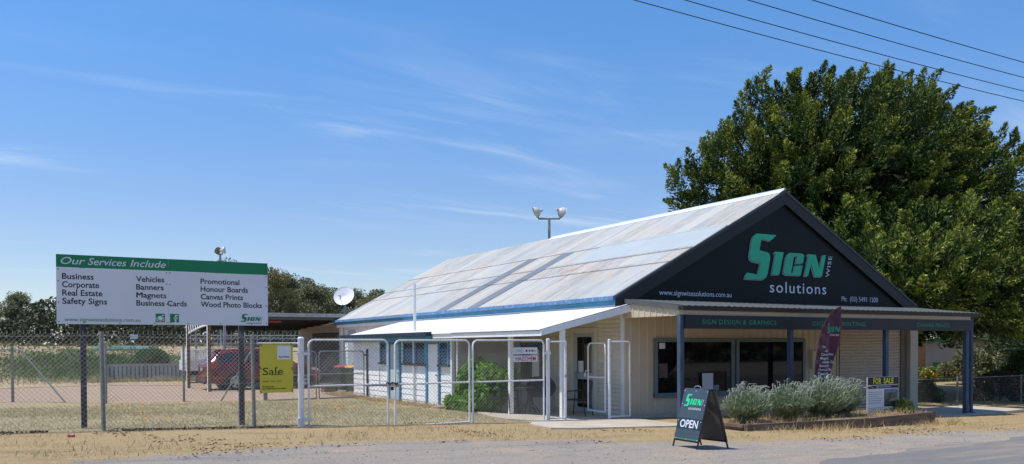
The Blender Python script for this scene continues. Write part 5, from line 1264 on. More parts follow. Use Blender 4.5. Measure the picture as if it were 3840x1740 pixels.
def brace(p, q, zt=1.66):
    p_ = Vector((p[0], p[1], zt)); q_ = Vector((q[0], q[1], 0.02)); d = Vector((q[0] - p[0], q[1] - p[1], 0)).normalized()
    mb = MB(); mb.tube([p_, p_ + d * 0.28 + Vector((0, 0, 0.0)), p_ + d * 0.38 + Vector((0, 0, -0.06)), p_ + d * 0.46 + Vector((0, 0, -0.17)), q_], 0.026, 8); mb.build('brace', 'galv_dull', bf, smooth=True)
brace(BF[1], (-11.05, 12.85)); brace(BF[1], (-13.9, 14.35)); brace(BF[4], (-6.88, 11.35))
g4 = leaf('yard_gate', 'left leaf of the bare grey steel gates at the back of the grass', 0, 0, 0.03, 1.56, 0.80, 0.019, 'galv_dull', a=(-5.56, 10.95), b=(-3.95, 11.02), barbs=False)
g5 = leaf('yard_gate', 'right leaf of the bare grey steel gates, before the roller door and bin', 0, 0, 0.03, 1.56, 0.82, 0.019, 'galv_dull', a=(-3.86, 11.02), b=(-2.30, 11.1), barbs=False)
gp3 = thing('gate_post', 'dark steel gate post against the lean-to wall', 'gate post', (-2.22, 11.12, 0))
mb = MB(); mb.tube([(-2.22, 11.0, -0.1), (-2.22, 11.0, 1.62)], 0.035, 8); mb.build('post', 'steel_dark', gp3); mb = MB(); mb.box(-2.30, -2.2, 10.95, 11.05, 1.40, 1.46); mb.build('hinge_bracket', 'steel_dark', gp3)

# ------------------------------------------------------------------ vehicles
def wheel(parent, x_, y_, r=0.36, w=0.22, side=-1, spokes=6):
    t = MB(); m = Matrix.Translation((x_, y_, r)) @ Matrix.Rotation(R(90), 4, 'X')
    t.lathe([(0.22, -w / 2), (r - 0.03, -w / 2), (r, -w / 2 + 0.03), (r, w / 2 - 0.03), (r - 0.03, w / 2), (0.22, w / 2)], m, 28)
    wh = t.build('wheel', 'rubber', parent, smooth=True)
    rm = MB(); f = lambda p: tuple(m @ Vector(p))
    s = w / 2 if side < 0 else -w / 2
    rm.lathe([(0.235, s * 0.9), (0.235, s + 0.004 * np.sign(s)), (0.205, s + 0.004 * np.sign(s)), (0.20, s * 0.4)], m, 28)
    for k in range(spokes):
        a = 2 * math.pi * k / spokes + 0.2; c, q = math.cos(a), math.sin(a); h1, h2 = 0.032, 0.05
        rm.add([f((c * 0.03 - q * h1, q * 0.03 + c * h1, s * 0.95)), f((c * 0.03 + q * h1, q * 0.03 - c * h1, s * 0.95)), f((c * 0.21 + q * h2, q * 0.21 - c * h2, s * 0.9)), f((c * 0.21 - q * h2, q * 0.21 + c * h2, s * 0.9))], [(0, 1, 2, 3)])
    rm.lathe([(0.001, s), (0.055, s), (0.06, s * 0.8)], m, 12)
    rm.build('rim', 'alloy', wh)
    dk = MB(); dk.lathe([(0.001, s * 0.35), (0.215, s * 0.35)], m, 20); dk.build('brake_disc', 'plastic_dark', wh)
def loft_body(stations, ox, oy):
    """stations: (x, z bottom, z belt, z roof, half width low, half width roof)"""
    mb = MB(); rings = []
    for (x_, zb, zl, zr, w, wr) in stations:
        half = [(w * 0.90, zb), (w * 0.985, zb + 0.12), (w, (zb + zl) / 2), (w * 0.985, zl - 0.05), (w * 0.95, zl), (wr + (w * 0.95 - wr) * 0.08, zr - 0.07 if zr - zl > 0.15 else zr - 0.012), (wr * 0.86, zr), (0, zr + (0.015 if zr - zl > 0.15 else 0.02))]
        ring = [(x_, -a, b) for a, b in half] + [(x_, a, b) for a, b in reversed(half[:-1])]
        rings.append(ring)
    n = len(rings[0]); 
    for rg in rings: mb.v += [(ox + p[0], oy + p[1], p[2]) for p in rg]
    for i in range(len(rings) - 1):
        for k in range(n - 1): mb.f.append((i * n + k, i * n + k + 1, (i + 1) * n + k + 1, (i + 1) * n + k))
        mb.f.append((i * n + n - 1, i * n, (i + 1) * n, (i + 1) * n + n - 1))
    mb.f.append(tuple(reversed(range(n)))); mb.f.append(tuple((len(rings) - 1) * n + k for k in range(n)))
    return mb
suv = thing('parked_car', 'dark red sport utility car parked behind the yellow sale sign', 'car', (-4.0, 19.1, 0))
ox, oy = -6.06, 19.1
ST = [(0.00, 0.50, 0.92, 0.93, 0.72, 0.70), (0.04, 0.40, 1.00, 1.02, 0.84, 0.80), (0.14, 0.32, 1.06, 1.09, 0.89, 0.80), (0.34, 0.28, 1.08, 1.33, 0.91, 0.70), (0.52, 0.28, 1.08, 1.54, 0.92, 0.66), (0.75, 0.28, 1.07, 1.60, 0.925, 0.65), (1.5, 0.28, 1.06, 1.64, 0.925, 0.66), (2.3, 0.28, 1.04, 1.63, 0.925, 0.66), (2.8, 0.28, 1.03, 1.56, 0.925, 0.65), (3.2, 0.28, 1.02, 1.33, 0.92, 0.68), (3.6, 0.28, 1.01, 1.04, 0.91, 0.76), (4.1, 0.28, 0.95, 0.98, 0.88, 0.74), (4.45, 0.32, 0.84, 0.86, 0.80, 0.68), (4.62, 0.42, 0.70, 0.72, 0.66, 0.58)]
loft_body(ST, ox, oy).build('body', 'car_red', suv, smooth=True)
def side_y(x_, z, ST=ST):
    for a, b in zip(ST[:-1], ST[1:]):
        if a[0] <= x_ <= b[0]:
            f_ = (x_ - a[0]) / (b[0] - a[0]); s = [a[i] + (b[i] - a[i]) * f_ for i in range(6)]
            zl, zr, w, wr = s[2], s[3], s[4], s[5]
            t = min(max((z - zl) / max(zr - 0.07 - zl, 0.05), 0), 1); return w * 0.95 + (wr + (w * 0.95 - wr) * 0.08 - w * 0.95) * t
    return 0.9
for sg_ in (-1, 1):
    for poly in ([(0.42, 1.12), (0.62, 1.44), (1.12, 1.52), (1.05, 1.12)], [(1.12, 1.12), (1.19, 1.53), (2.02, 1.545), (2.02, 1.11)], [(2.10, 1.11), (2.10, 1.545), (2.60, 1.52), (3.22, 1.16), (3.24, 1.09)]):
        mb = MB(); mb.poly([(ox + a, oy + sg_ * (side_y(a, b) + 0.008), b) for a, b in poly]); mb.build('side_window', 'car_glass', suv)
    for wx in (1.13, 3.75):
        mb = MB(); disc_m = Matrix.Translation((ox + wx, oy + sg_ * 0.86, 0.36)) @ Matrix.Rotation(R(90), 4, 'X')
        mb.lathe([(0.001, -sg_ * 0.062), (0.43, -sg_ * 0.062), (0.45, -sg_ * 0.052), (0.45, sg_ * 0.08)], disc_m, 28); mb.build('wheel_arch', 'plastic_dark', suv)
        wheel(suv, ox + wx, oy + sg_ * 0.83, 0.36, 0.23, sg_ * 1)
    mb = MB(); mb.tube([(ox + 0.9, oy + sg_ * 0.6, 1.66), (ox + 1.0, oy + sg_ * 0.6, 1.70), (ox + 2.6, oy + sg_ * 0.6, 1.69), (ox + 2.7, oy + sg_ * 0.6, 1.62)], 0.02, 6); mb.build('roof_rail', 'plastic_dark', suv)
    mb = MB(); mb.box(ox + 1.55, ox + 3.3, oy + sg_ * 0.925 - 0.02, oy + sg_ * 0.925 + 0.02, 0.27, 0.36); mb.build('sill_trim', 'plastic_dark', suv)
    mb = MB(); mb.prism([(0.03, 0.86), (0.03, 1.02), (0.10, 1.05), (0.42, 1.02), (0.34, 0.88)], lambda u, v, w: (ox + u, oy + sg_ * (0.85 + 0.06 * min(u / 0.2, 1) + w), v), 0.0, 0.012); mb.build('tail_light', 'lens_red', suv)
    mb = MB(); mb.prism([(4.1, 0.80), (4.4, 0.72), (4.55, 0.70), (4.5, 0.80), (4.2, 0.88)], lambda u, v, w: (ox + u, oy + sg_ * (0.90 - 0.35 * max(u - 4.1, 0) + w), v), 0.0, 0.012); mb.build('headlight', 'lens_clear', suv)
    mb = MB(); mb.box(ox + 2.95, ox + 3.12, oy + sg_ * 0.93, oy + sg_ * 1.10, 1.08, 1.24); mb.build('mirror', 'car_red', suv, bevel=0.02)
    for hx in (1.3, 2.2):
        mb = MB(); mb.box(ox + hx, ox + hx + 0.2, oy + sg_ * 0.925 - 0.02, oy + sg_ * 0.945 + 0.006, 0.90, 0.935); mb.build('door_handle', 'car_red', suv)
mb = MB(); mb.poly([(ox + 0.155, oy - 0.62, 1.12), (ox + 0.155, oy + 0.62, 1.12), (ox + 0.49, oy + 0.54, 1.48), (ox + 0.49, oy - 0.54, 1.48)]); mb.build('rear_window', 'car_glass', suv)
mb = MB(); mb.poly([(ox + 3.56, oy - 0.68, 1.06), (ox + 3.56, oy + 0.68, 1.06), (ox + 2.84, oy + 0.58, 1.54), (ox + 2.84, oy - 0.58, 1.54)]); mb.build('windscreen', 'car_glass', suv)
mb = MB(); mb.box(ox - 0.03, ox + 0.35, oy - 0.86, oy + 0.86, 0.36, 0.58); mb.build('rear_bumper', 'car_red', suv, bevel=0.04)
mb = MB(); mb.box(ox - 0.035, ox + 0.2, oy - 0.70, oy + 0.70, 0.28, 0.40); mb.build('bumper_skirt', 'plastic_dark', suv, bevel=0.02)
mb = MB(); mb.box(ox - 0.012, ox + 0.02, oy - 0.24, oy + 0.24, 0.78, 0.90); mb.build('number_plate', 'lens_clear', suv)
mb = MB(); mb.box(ox - 0.005, ox + 0.04, oy - 0.46, oy + 0.46, 0.925, 0.965); mb.build('chrome_strip', 'alloy', suv)
mb = MB(); mb.box(ox + 4.50, ox + 4.66, oy - 0.6, oy + 0.6, 0.34, 0.54); mb.build('front_bumper', 'plastic_dark', suv, bevel=0.03)
mb = MB(); mb.box(ox + 0.42, ox + 0.70, oy - 0.56, oy + 0.56, 1.585, 1.615); mb.build('roof_spoiler', 'car_red', suv, bevel=0.012)

ute = thing('utility_truck', 'white tray-back utility with a mesh cage behind the red car', 'utility truck', (-3.5, 26.9, 0))
ux0, uy0, uy1 = -5.52, 26.0, 27.8
mb = MB(); mb.box(ux0, ux0 + 2.5, uy0, uy1, 0.60, 1.04); mb.build('tray', 'ute_white', ute, bevel=0.02)
mb = MB(); mb.box(ux0 + 0.02, ux0 + 2.5, uy0 - 0.02, uy0, 1.00, 1.08); mb.box(ux0 - 0.03, ux0, uy0 - 0.0, uy1, 0.62, 1.10); mb.build('tailgate', 'ute_white', ute)
mb = MB()
for z in np.arange(1.06, 1.60, 0.085): mb.tube([(ux0 + 0.05, uy0 + 0.02, z), (ux0 + 2.4, uy0 + 0.02, z)], 0.011, 4, False); mb.tube([(ux0 + 0.05, uy0 + 0.02, z), (ux0 + 0.05, uy1 - 0.02, z)], 0.011, 4, False); mb.tube([(ux0 + 0.05, uy1 - 0.02, z), (ux0 + 2.4, uy1 - 0.02, z)], 0.011, 4, False)
for k in range(29): mb.tube([(ux0 + 0.05 + k * 0.085, uy0 + 0.02, 1.04), (ux0 + 0.05 + k * 0.085, uy0 + 0.02, 1.58)], 0.011, 4, False); mb.tube([(ux0 + 0.05 + k * 0.085, uy1 - 0.02, 1.04), (ux0 + 0.05 + k * 0.085, uy1 - 0.02, 1.58)], 0.011, 4, False)
for k in range(21): mb.tube([(ux0 + 0.05, uy0 + 0.02 + k * 0.088, 1.04), (ux0 + 0.05, uy0 + 0.02 + k * 0.088, 1.58)], 0.011, 4, False)
mb.build('cage_mesh', 'white', ute)
mb = MB()
for a in (uy0 + 0.02, uy1 - 0.02):
    mb.tube([(ux0 + 0.05, a, 1.0), (ux0 + 0.12, a, 1.6), (ux0 + 2.42, a, 1.6), (ux0 + 2.42, a, 1.0)], 0.022, 6)
mb.tube([(ux0 + 0.12, uy0 + 0.02, 1.6), (ux0 + 0.12, uy1 - 0.02, 1.6)], 0.022, 6); mb.build('cage_frame', 'white', ute)
STU = [(2.55, 0.45, 1.02, 1.5, 0.84, 0.6), (2.65, 0.4, 1.02, 1.66, 0.88, 0.62), (3.3, 0.4, 1.02, 1.72, 0.88, 0.62), (3.9, 0.4, 1.0, 1.62, 0.88, 0.62), (4.5, 0.4, 0.98, 1.02, 0.87, 0.72), (5.2, 0.4, 0.92, 0.95, 0.84, 0.7), (5.45, 0.5, 0.8, 0.82, 0.76, 0.66)]
loft_body(STU, ux0, (uy0 + uy1) / 2).build('cab', 'ute_white', ute, smooth=True)
for sg_ in (-1, 1):
    mb = MB(); mb.poly([(ux0 + a, (uy0 + uy1) / 2 + sg_ * (side_y(a, b, STU) + 0.008), b) for a, b in [(2.75, 1.08), (2.8, 1.55), (3.75, 1.55), (4.2, 1.08)]]); mb.build('side_window', 'car_glass', ute)
    for wx in (1.2, 4.4): wheel(ute, ux0 + wx, (uy0 + uy1) / 2 + sg_ * 0.75, 0.36, 0.22, sg_, 5)
    mb = MB(); mb.box(ux0 - 0.04, ux0 - 0.02, (uy0 + uy1) / 2 + sg_ * 0.75 - 0.1, (uy0 + uy1) / 2 + sg_ * 0.75 + 0.1, 0.46, 0.60); mb.build('tail_light', 'lens_red', ute)
mb = MB(); mb.box(ux0 + 0.05, ux0 + 5.2, uy0 + 0.5, uy1 - 0.5, 0.38, 0.6); mb.build('chassis', 'steel_dark', ute)

# ------------------------------------------------------------------ rusty frame with ladder-like top in the back yard
rf = thing('rusty_steel_frame', 'tall rusty frame with a pale lattice top, behind the services sign', 'steel frame', (-6.2, 19, 0))
for px, py in ((-6.25, 20.9), (-6.08, 17.4)):
    mb = MB(); mb.box(px - 0.06, px + 0.06, py - 0.06, py + 0.06, -0.1, 2.75); mb.build('post', 'rust', rf)
    mb = MB(); mb.box(px - 0.075, px - 0.062, py - 0.06, py + 0.06, -0.05, 2.75); mb.build('pale_edge', 'white_old', rf)
mb = MB()
fx = lambda t, z: (-6.25 + 0.17 * t, 20.9 - 3.5 * t, z)
mb.tube([fx(0, 2.28), fx(0.35, 2.42), fx(0.7, 2.52), fx(1, 2.56)], 0.035, 6); mb.tube([fx(0, 2.72), fx(1, 2.78)], 0.035, 6)
for k in range(9):
    t = (k + 0.5) / 9; mb.tube([fx(t, 2.30 + 0.26 * t), fx(max(t - 0.06, 0), 2.74)], 0.018, 5)
mb.build('lattice', 'white_old', rf)

# ------------------------------------------------------------------ iron sheet fence, bank and railway behind
cf = thing('iron_sheet_fence', 'low grey corrugated iron fence below the grassy bank', 'fence', (-5.2, 29.8, 0))
x0f, x1f = -8.8, -1.2
mb = MB(); q = x0f
while q < x1f: mb.box(q, q + 0.145, 29.80, 29.815, -0.15, 0.86 + 0.02 * RNG.random()); q += 0.19
mb.build('sheeting', 'corr_fence', cf)
mb = MB(); mb.box(x0f, x1f, 29.86, 29.88, -0.15, 0.84); mb.build('rib_shade_sheet', 'steel_dark', cf)  # dark sheet added behind the gaps to stand for shadow between the ribs
mb = MB(); mb.box(x0f, x1f, 29.72, 29.78, 0.78, 0.90); mb.build('top_rail', 'galv', cf)
for k in range(5):
    mb = MB(); mb.box(x0f + 0.02 + k * 1.85, x0f + 0.10 + k * 1.85, 29.66, 29.715, -0.15, 0.92); mb.build('post', 'galv_dull', cf)
pr = thing('platform_railing', 'white steel railing along the railway platform behind the cars', 'railing', (4, 52, 1.8))
mb = MB()
for z in (2.02, 2.36, 2.62): mb.tube([(-1.0, 52, z), (16, 52, z)], 0.03, 5)
mb.build('rail', 'galv', pr)
for k in range(18):
    mb = MB(); mb.tube([(-1.0 + k, 52, 1.75), (-1.0 + k, 52, 2.64)], 0.03, 5); mb.build('post', 'galv', pr)
pf = MB(); pf.box(-1.2, 17, 51.8, 55, 0.8, 1.92); pf = tag(pf.build('railway_platform', 'ballast'), 'low grey railway platform under the white railing', 'platform')
for k, yy in enumerate((46.2, 47.7)):
    r_ = MB(); r_.box(-120, 20, yy - 0.035, yy + 0.035, 1.72, 1.87)
    r_ = r_.build('railway_track_rail', 'rust'); tag(r_, ('nearer', 'farther')[k] + ' steel rail of the railway line on top of the bank', 'rail', 'railway rails')
for k, (sx, sy_) in enumerate(((-6.6, 36.6),)):
    t = thing('small_notice', 'small pale notice on a thin stake on the weedy bank', 'sign', (sx, sy_, 1.2))
    mb = MB(); mb.tube([(sx, sy_, 0.9), (sx, sy_, 2.3)], 0.02, 5); mb.build('stake', 'galv_dull', t); mb = MB(); mb.box(sx - 0.2, sx + 0.2, sy_ - 0.02, sy_ - 0.025 + 0.03, 2.2, 2.45); mb.build('plate', 'white_old', t)
cov = MB(); cov.grid(lambda u, v: (-8.6 + 3.4 * u, 38.5 + 1.6 * v, G(-8.6 + 3.4 * u, 38.5 + 1.6 * v) + 0.06 + 0.08 * math.sin(math.pi * u) * math.sin(math.pi * v)), 12, 6)
cov = cov.build('ground_tarpaulin', paint('teal_tarpaulin', (0.10, 0.20, 0.17), 0.6, 0.1, 2), smooth=True, solid=0.02); tag(cov, 'pale teal tarpaulin spread on the bank top', 'tarpaulin')

# ------------------------------------------------------------------ floodlight poles
MAT['flood_lens'] = paint('olive_grey_lamp_glass', (0.20, 0.21, 0.17), 0.25, 0.1, 2)
def flood(mbs, c, d, r):
    m = Matrix.Translation(c) @ d.normalized().to_track_quat('Z', 'Y').to_matrix().to_4x4()
    a, b = mbs
    a.lathe([(0.001, -1.05 * r), (0.22 * r, -1.05 * r), (0.30 * r, -0.62 * r), (0.72 * r, -0.30 * r), (0.95 * r, 0.10 * r), (1.0 * r, 0.40 * r), (1.03 * r, 0.42 * r)], m, 18)
    b.lathe([(0.001, 0.36 * r), (0.97 * r, 0.36 * r)], m, 18)
def flood_pole(label, x_, y_, z0, z1, half, r, dirs, pole_r):
    t = thing('floodlight_pole', label, 'floodlight pole', (x_, y_, z0), 'railway yard floodlights')
    mb = MB(); mb.tube([(x_, y_, z0), (x_, y_, z1)], [pole_r * 1.15, pole_r], 8); mb.build('pole', 'pole_green', t, smooth=True)
    rv = Vector((0.864, -0.504, 0))
    mb = MB(); mb.tube([Vector((x_, y_, z1)) - rv * half, Vector((x_, y_, z1)) + rv * half], pole_r * 0.75, 6); mb.build('crossarm', 'pole_green', t)
    for sg_, d in zip((-1, 1), dirs):
        c = Vector((x_, y_, z1 + r * 1.15)) + rv * sg_ * (half + r * 0.25)
        a, b = MB(), MB(); flood((a, b), c, Vector(d), r); o = a.build('floodlight', 'lamp_shell', t, smooth=True); b.build('lens', MAT['flood_lens'], o)
        mb = MB(); mb.tube([Vector((x_, y_, z1)) + rv * sg_ * half, c - Vector(d).normalized() * r * 0.3 - Vector((0, 0, r * 0.7))], pole_r * 0.4, 5); mb.build('bracket', 'steel_dark', o)
flood_pole('twin floodlight pole rising behind the shop roof ridge', 36.66, 60.0, 0.0, 15.25, 1.15, 0.62, ((-0.75, 0.35, -0.32), (0.85, -0.1, -0.42)), 0.14)
flood_pole('twin floodlight pole rising behind the services sign', -0.15, 45.0, 1.5, 8.15, 0.16, 0.25, ((0.35, -0.8, -0.30), (0.85, -0.35, 0.05)), 0.07)
sp_ = thing('switchboard_pole', 'slim grey pole with a meter box behind the right end of the awning', 'pole', (18.0, 4.5, -0.4))
# grey pole at the right of the gable
Pp = (20.0, 6.2)
mb = MB(); mb.tube([(Pp[0], Pp[1], -0.4), (Pp[0], Pp[1], 3.95)], 0.07, 8); mb.build('pole', 'pole_green', sp_); mb = MB(); mb.box(Pp[0] - 0.22, Pp[0] + 0.26, Pp[1] - 0.16, Pp[1] + 0.1, 3.38, 3.80); mb.build('meter_box', 'galv', sp_)
mb = MB(); mb.tube([(Pp[0], Pp[1], 3.9), (Pp[0] + 0.3, Pp[1] - 0.2, 4.2)], 0.025, 5); mb.build('bracket', 'galv', sp_)

# ------------------------------------------------------------------ power pole and wires over the verge
pw = thing('power_pole', 'timber power pole whose crossarm end shows at the right edge', 'power pole', (15.4, -2.1, -0.4))
mb = MB(); mb.tube([(15.4, -2.1, -0.4), (15.4, -2.1, 10.0)], [0.17, 0.12], 10); mb.build('pole', 'timber', pw)
mb = MB(); mb.box(15.22, 15.33, -3.35, -0.95, 8.98, 9.10); mb.build('crossarm', 'timber', pw)
WY = (-1.08, -1.70, -2.45, -3.20)
for wy in WY:
    mb = MB(); mb.tube([(15.27, wy, 9.10), (15.27, wy, 9.17), (15.27, wy, 9.26)], [0.035, 0.05, 0.03], 8); mb.build('insulator', 'plastic_dark', pw)
nm = ('lowest', 'second lowest', 'third', 'topmost')
for i, wy in enumerate(WY):
    pts = []
    for k in range(41):
        t = k / 40; xx = 15.27 - 44 * t; sag = 0.5 * (4 * t * (1 - t)) * (0.9 + 0.05 * i)
        pts.append((xx, wy, 9.24 + 1.25 * t - sag))
    mb = MB(); mb.tube(pts, 0.011, 5); tag(mb.build('power_line', 'cable'), '%s of the four dark power lines crossing the sky at upper right' % nm[i], 'power line', 'overhead power lines')

# ------------------------------------------------------------------ big cypress behind the shop
cyp = thing('cypress_tree', 'huge dark green cypress with plumed foliage towering behind the shop gable', 'tree', (21.5, 12.0, -0.5))
def plumes(c0, RX, npl, zlo, m_, lmin, lmax, seed):
    """tufted sprays set all over a bumpy dome; each spray is a tapering tuft of needle-fine leaves"""
    i_ = np.arange(npl) + 0.5
    zz = 1 - (1 - zlo) * i_ / npl; th = math.pi * (1 + 5 ** 0.5) * i_ + seed
    d = np.stack([np.cos(th) * np.sqrt(np.maximum(0, 1 - zz ** 2)), np.sin(th) * np.sqrt(np.maximum(0, 1 - zz ** 2)), zz], 1) + RNG.normal(size=(npl, 3)) * 0.05
    d /= np.linalg.norm(d, axis=1, keepdims=True)
    d = d[d[:, 0] * 0.504 + d[:, 1] * 0.864 < 0.42]; npl = len(d)
    a = np.arctan2(d[:, 1], d[:, 0]); e = d[:, 2]
    bump = 1 + 0.07 * np.sin(3 * a + 4 * e) + 0.06 * np.sin(5 * a - 3 * e + 1.0) + 0.045 * np.sin(9 * a + 7 * e)
    rad = bump * (0.84 + 0.16 * RNG.random(npl))
    sq = d / (np.abs(d[:, :2] ** 2).sum(1) ** 1.25 + np.abs(d[:, 2]) ** 2.5)[:, None] ** 0.4
    pc = c0 + sq * RX * rad[:, None]
    ax = d * 1.0 + np.array([0.30, -0.10, 0.28]) + RNG.normal(size=(npl, 3)) * 0.33
    ax /= np.linalg.norm(ax, axis=1, keepdims=True)
    Cs, Ds, Rn, Ns = [], [], [], []
    for k in range(npl):
        Lp = random.uniform(lmin, lmax); rp = Lp * random.uniform(0.24, 0.32)
        s = RNG.random(m_) ** 0.75
        prof = np.sin(np.pi * np.clip(s * 0.84 + 0.15, 0, 1)) ** 0.7 * (1 - 0.45 * s)
        ang = RNG.random(m_) * 6.283; rr = rp * prof * np.sqrt(0.35 + 0.65 * RNG.random(m_))
        A = ax[k]; u = np.cross(A, [0.13, 0.31, 0.94]); u /= np.linalg.norm(u); v = np.cross(A, u)
        lump = 1 + 0.4 * np.sin(ang * 3 + s * 9 + k)
        off = (np.cos(ang) * rr * lump)[:, None] * u + (np.sin(ang) * rr * lump)[:, None] * v
        Cs.append(pc[k] - A * Lp * 0.3 + A * (s * Lp)[:, None] + off)
        Ds.append(A + off / np.maximum(np.linalg.norm(off, axis=1, keepdims=True), 1e-6) * 0.9 + RNG.normal(size=(m_, 3)) * 0.35)
        Ns.append(off / np.maximum(np.linalg.norm(off, axis=1, keepdims=True), 1e-6) + RNG.normal(size=(m_, 3)) * 0.35)
        Rn.append(np.clip(random.uniform(0.25, 0.6) + 0.6 * (s - 0.45) + RNG.normal(size=m_) * 0.12, 0, 1))  # leaves paler toward each tip: sunlit tips painted into the leaf colour
    return np.concatenate(Cs), np.concatenate(Ds), np.concatenate(Rn), np.concatenate(Ns)
c0 = np.array([22.0, 11.8, 7.3]); RX = np.array([7.5, 7.5, 6.6])
parts_ = [plumes(c0, RX, 1000, -0.75, 280, 0.9, 1.75, 0.0), plumes(c0, RX * 0.87, 520, -0.75, 170, 1.1, 1.8, 1.0),
          plumes(np.array([20.6, 5.8, 4.4]), np.array([8.6, 5.4, 2.3]), 440, -0.75, 240, 0.9, 1.7, 2.0), plumes(np.array([15.4, 2.7, 3.6]), np.array([4.2, 3.1, 1.5]), 260, -0.8, 200, 0.8, 1.5, 4.0), plumes(np.array([28.4, 8.4, 7.0]), np.array([4.4, 4.4, 4.5]), 300, -0.8, 250, 0.9, 1.6, 5.0), plumes(np.array([30.5, 10.0, 5.4]), np.array([4.4, 4.4, 3.6]), 240, -0.8, 240, 0.9, 1.7, 3.0)]
C = np.concatenate([p[0] for p in parts_]); D = np.concatenate([p[1] for p in parts_]); rn = np.concatenate([p[2] for p in parts_]); Nn = np.concatenate([p[3] for p in parts_])
ok = (C[:, 2] > 1.5) & ~(C[:, 0] < 11.7); C, D, rn, Nn = C[ok], D[ok], rn[ok], Nn[ok]; n = len(C)
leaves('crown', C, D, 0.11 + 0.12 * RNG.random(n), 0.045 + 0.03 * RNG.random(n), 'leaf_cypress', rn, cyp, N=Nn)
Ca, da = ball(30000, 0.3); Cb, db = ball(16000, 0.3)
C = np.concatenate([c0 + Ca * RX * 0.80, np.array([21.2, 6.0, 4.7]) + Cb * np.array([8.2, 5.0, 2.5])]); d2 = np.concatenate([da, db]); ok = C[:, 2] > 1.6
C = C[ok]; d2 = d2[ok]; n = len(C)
leaves('inner_foliage', C, d2 + np.array([0.2, 0, 0.2]) + RNG.normal(size=(n, 3)) * 0.5, 0.45 + 0.3 * RNG.random(n), 0.17, 'leaf_cypress', RNG.random(n) * 0.4, cyp)  # inner leaves kept to the dark tones, crown shade put into their colour
mb = MB(); mb.tube([(21.5, 12.0, -0.6), (21.4, 12.0, 1.0), (21.2, 12.1, 3.5), (21.3, 12.0, 8.0), (21.5, 12.0, 12.0)], [0.75, 0.58, 0.5, 0.35, 0.08], 12); mb.build('trunk', 'bark_dark', cyp, smooth=True)
for k in range(16):
    a = k * 2.4; z0_ = random.uniform(1.5, 9); L_ = random.uniform(4.3, 5.8)
    mb = MB(); p = Vector((21.4, 12.0, z0_)); e = Vector((math.cos(a), math.sin(a), 0.35))
    mb.tube([p, p + e * L_ * 0.4 + Vector((0, 0, -0.1)), p + e * L_ + Vector((0, 0, 0.5))], [0.2, 0.13, 0.04], 7); mb.build('limb', 'bark_dark', cyp, smooth=True)

# ------------------------------------------------------------------ eucalypts along the railway
def gum_meshes(kind, h, w, nclump, per, lf, low=0.3):
    """leaf and wood meshes of one tree standing at the origin"""
    Cs, Ds, Rs = [], [], []; wood = MB()
    wood.tube([(0, 0, -0.5), (w * 0.03, 0, h * 0.25), (-w * 0.02, w * 0.02, h * 0.55), (w * 0.03, 0, h * 0.85)], [h * 0.026, h * 0.02, h * 0.012, 0.03], 8)
    for k in range(nclump):
        a = RNG.random() * 6.283; q = RNG.random() ** 0.5; zt = low + (1 - low) * RNG.random()
        env = math.sin(math.pi * min(max((zt - low) / (1.02 - low), 0), 1) ** 0.75) ** 0.6 if low < 0.9 else 1
        c = np.array([math.cos(a) * q * w * 0.5 * env, math.sin(a) * q * w * 0.5 * env, zt * h * 0.93])
        r = w * random.uniform(0.10, 0.19)
        P, d = ball(per, 0.3)
        Cs.append(c + P * np.array([r, r, r * 0.72])); Ds.append(d * 0.7 + np.array([0, 0, -0.35]) + RNG.normal(size=(per, 3)) * 0.6)
        Rs.append(np.clip(random.uniform(0.2, 0.75) + RNG.normal(size=per) * 0.15 + 0.15 * P[:, 2], 0, 1))
        if k % 2 == 0: wood.tube([(0, 0, max(h * 0.2, c[2] - w * 0.25)), tuple(c * np.array([0.5, 0.5, 0.9]) + np.array([0, 0, -0.1])), tuple(c)], [h * 0.009, h * 0.006, 0.015], 5, False)
    C = np.concatenate(Cs); D = np.concatenate(Ds); n = len(C)
    crown = leaves('crown', C, D, lf * (0.8 + 0.6 * RNG.random(n)), lf * 0.42, kind, np.concatenate(Rs))
    trunk = wood.build('trunk', 'bark_pale', None, smooth=True)
    return crown, trunk
VAR = {'A': gum_meshes('leaf_gum', 7.6, 6.4, 60, 260, 0.24, 0.12), 'B': gum_meshes('leaf_gum', 7.6, 5.0, 56, 240, 0.22, 0.10), 'C': gum_meshes('leaf_gum_brown', 7.6, 6.6, 60, 260, 0.24, 0.15), 'D': gum_meshes('leaf_olive', 6.0, 7.2, 60, 190, 0.22, 0.05), 'E': gum_meshes('leaf_gum_brown', 7.6, 7.0, 46, 240, 0.24, 0.35)}
USED = set()
def gum(v, x_, y_, h, label, wscale=1.0, rz_=0.0, grp='trees along the railway'):
    hh = 6.0 if v == 'D' else 7.6
    t = thing('olive_bush' if v == 'D' else 'gum_tree', label, 'tree', (x_, y_, G(x_, y_) - 0.1), grp)
    t.rotation_euler = (0, 0, rz_); k = h / hh; t.scale = (k * wscale, k * wscale, k)
    for src in VAR[v]:
        o = src
        if v in USED: o = src.copy(); S.collection.objects.link(o)
        o.parent = t; o.location = (0, 0, 0)
    USED.add(v)
gum('E', -28.0, 62, 5.6, 'brown-topped gum tree at the far left edge of the picture', 1.0, 0.3)
gum('D', -23.5, 50, 4.3, 'broad grey-green olive bush left of the services sign', 1.15, 0.0)
gum('D', -28.0, 52, 3.6, 'lower grey-green olive bush at the left edge', 1.0, 2.0)
gum('A', -25.5, 57, 5.2, 'green gum tree between the grey bush and the left edge', 1.1, 1.5)
gum('C', -21.5, 63, 5.7, 'olive-brown gum tree behind the grey bush', 1.15, 1.0)
gum('C', -17.0, 62, 6.0, 'olive-brown gum tree at the left edge of the services sign', 1.1, 2.2)
gum('A', -12.0, 64, 4.6, 'green gum tree hidden mostly by the left half of the services sign', 1.1, 4.0)
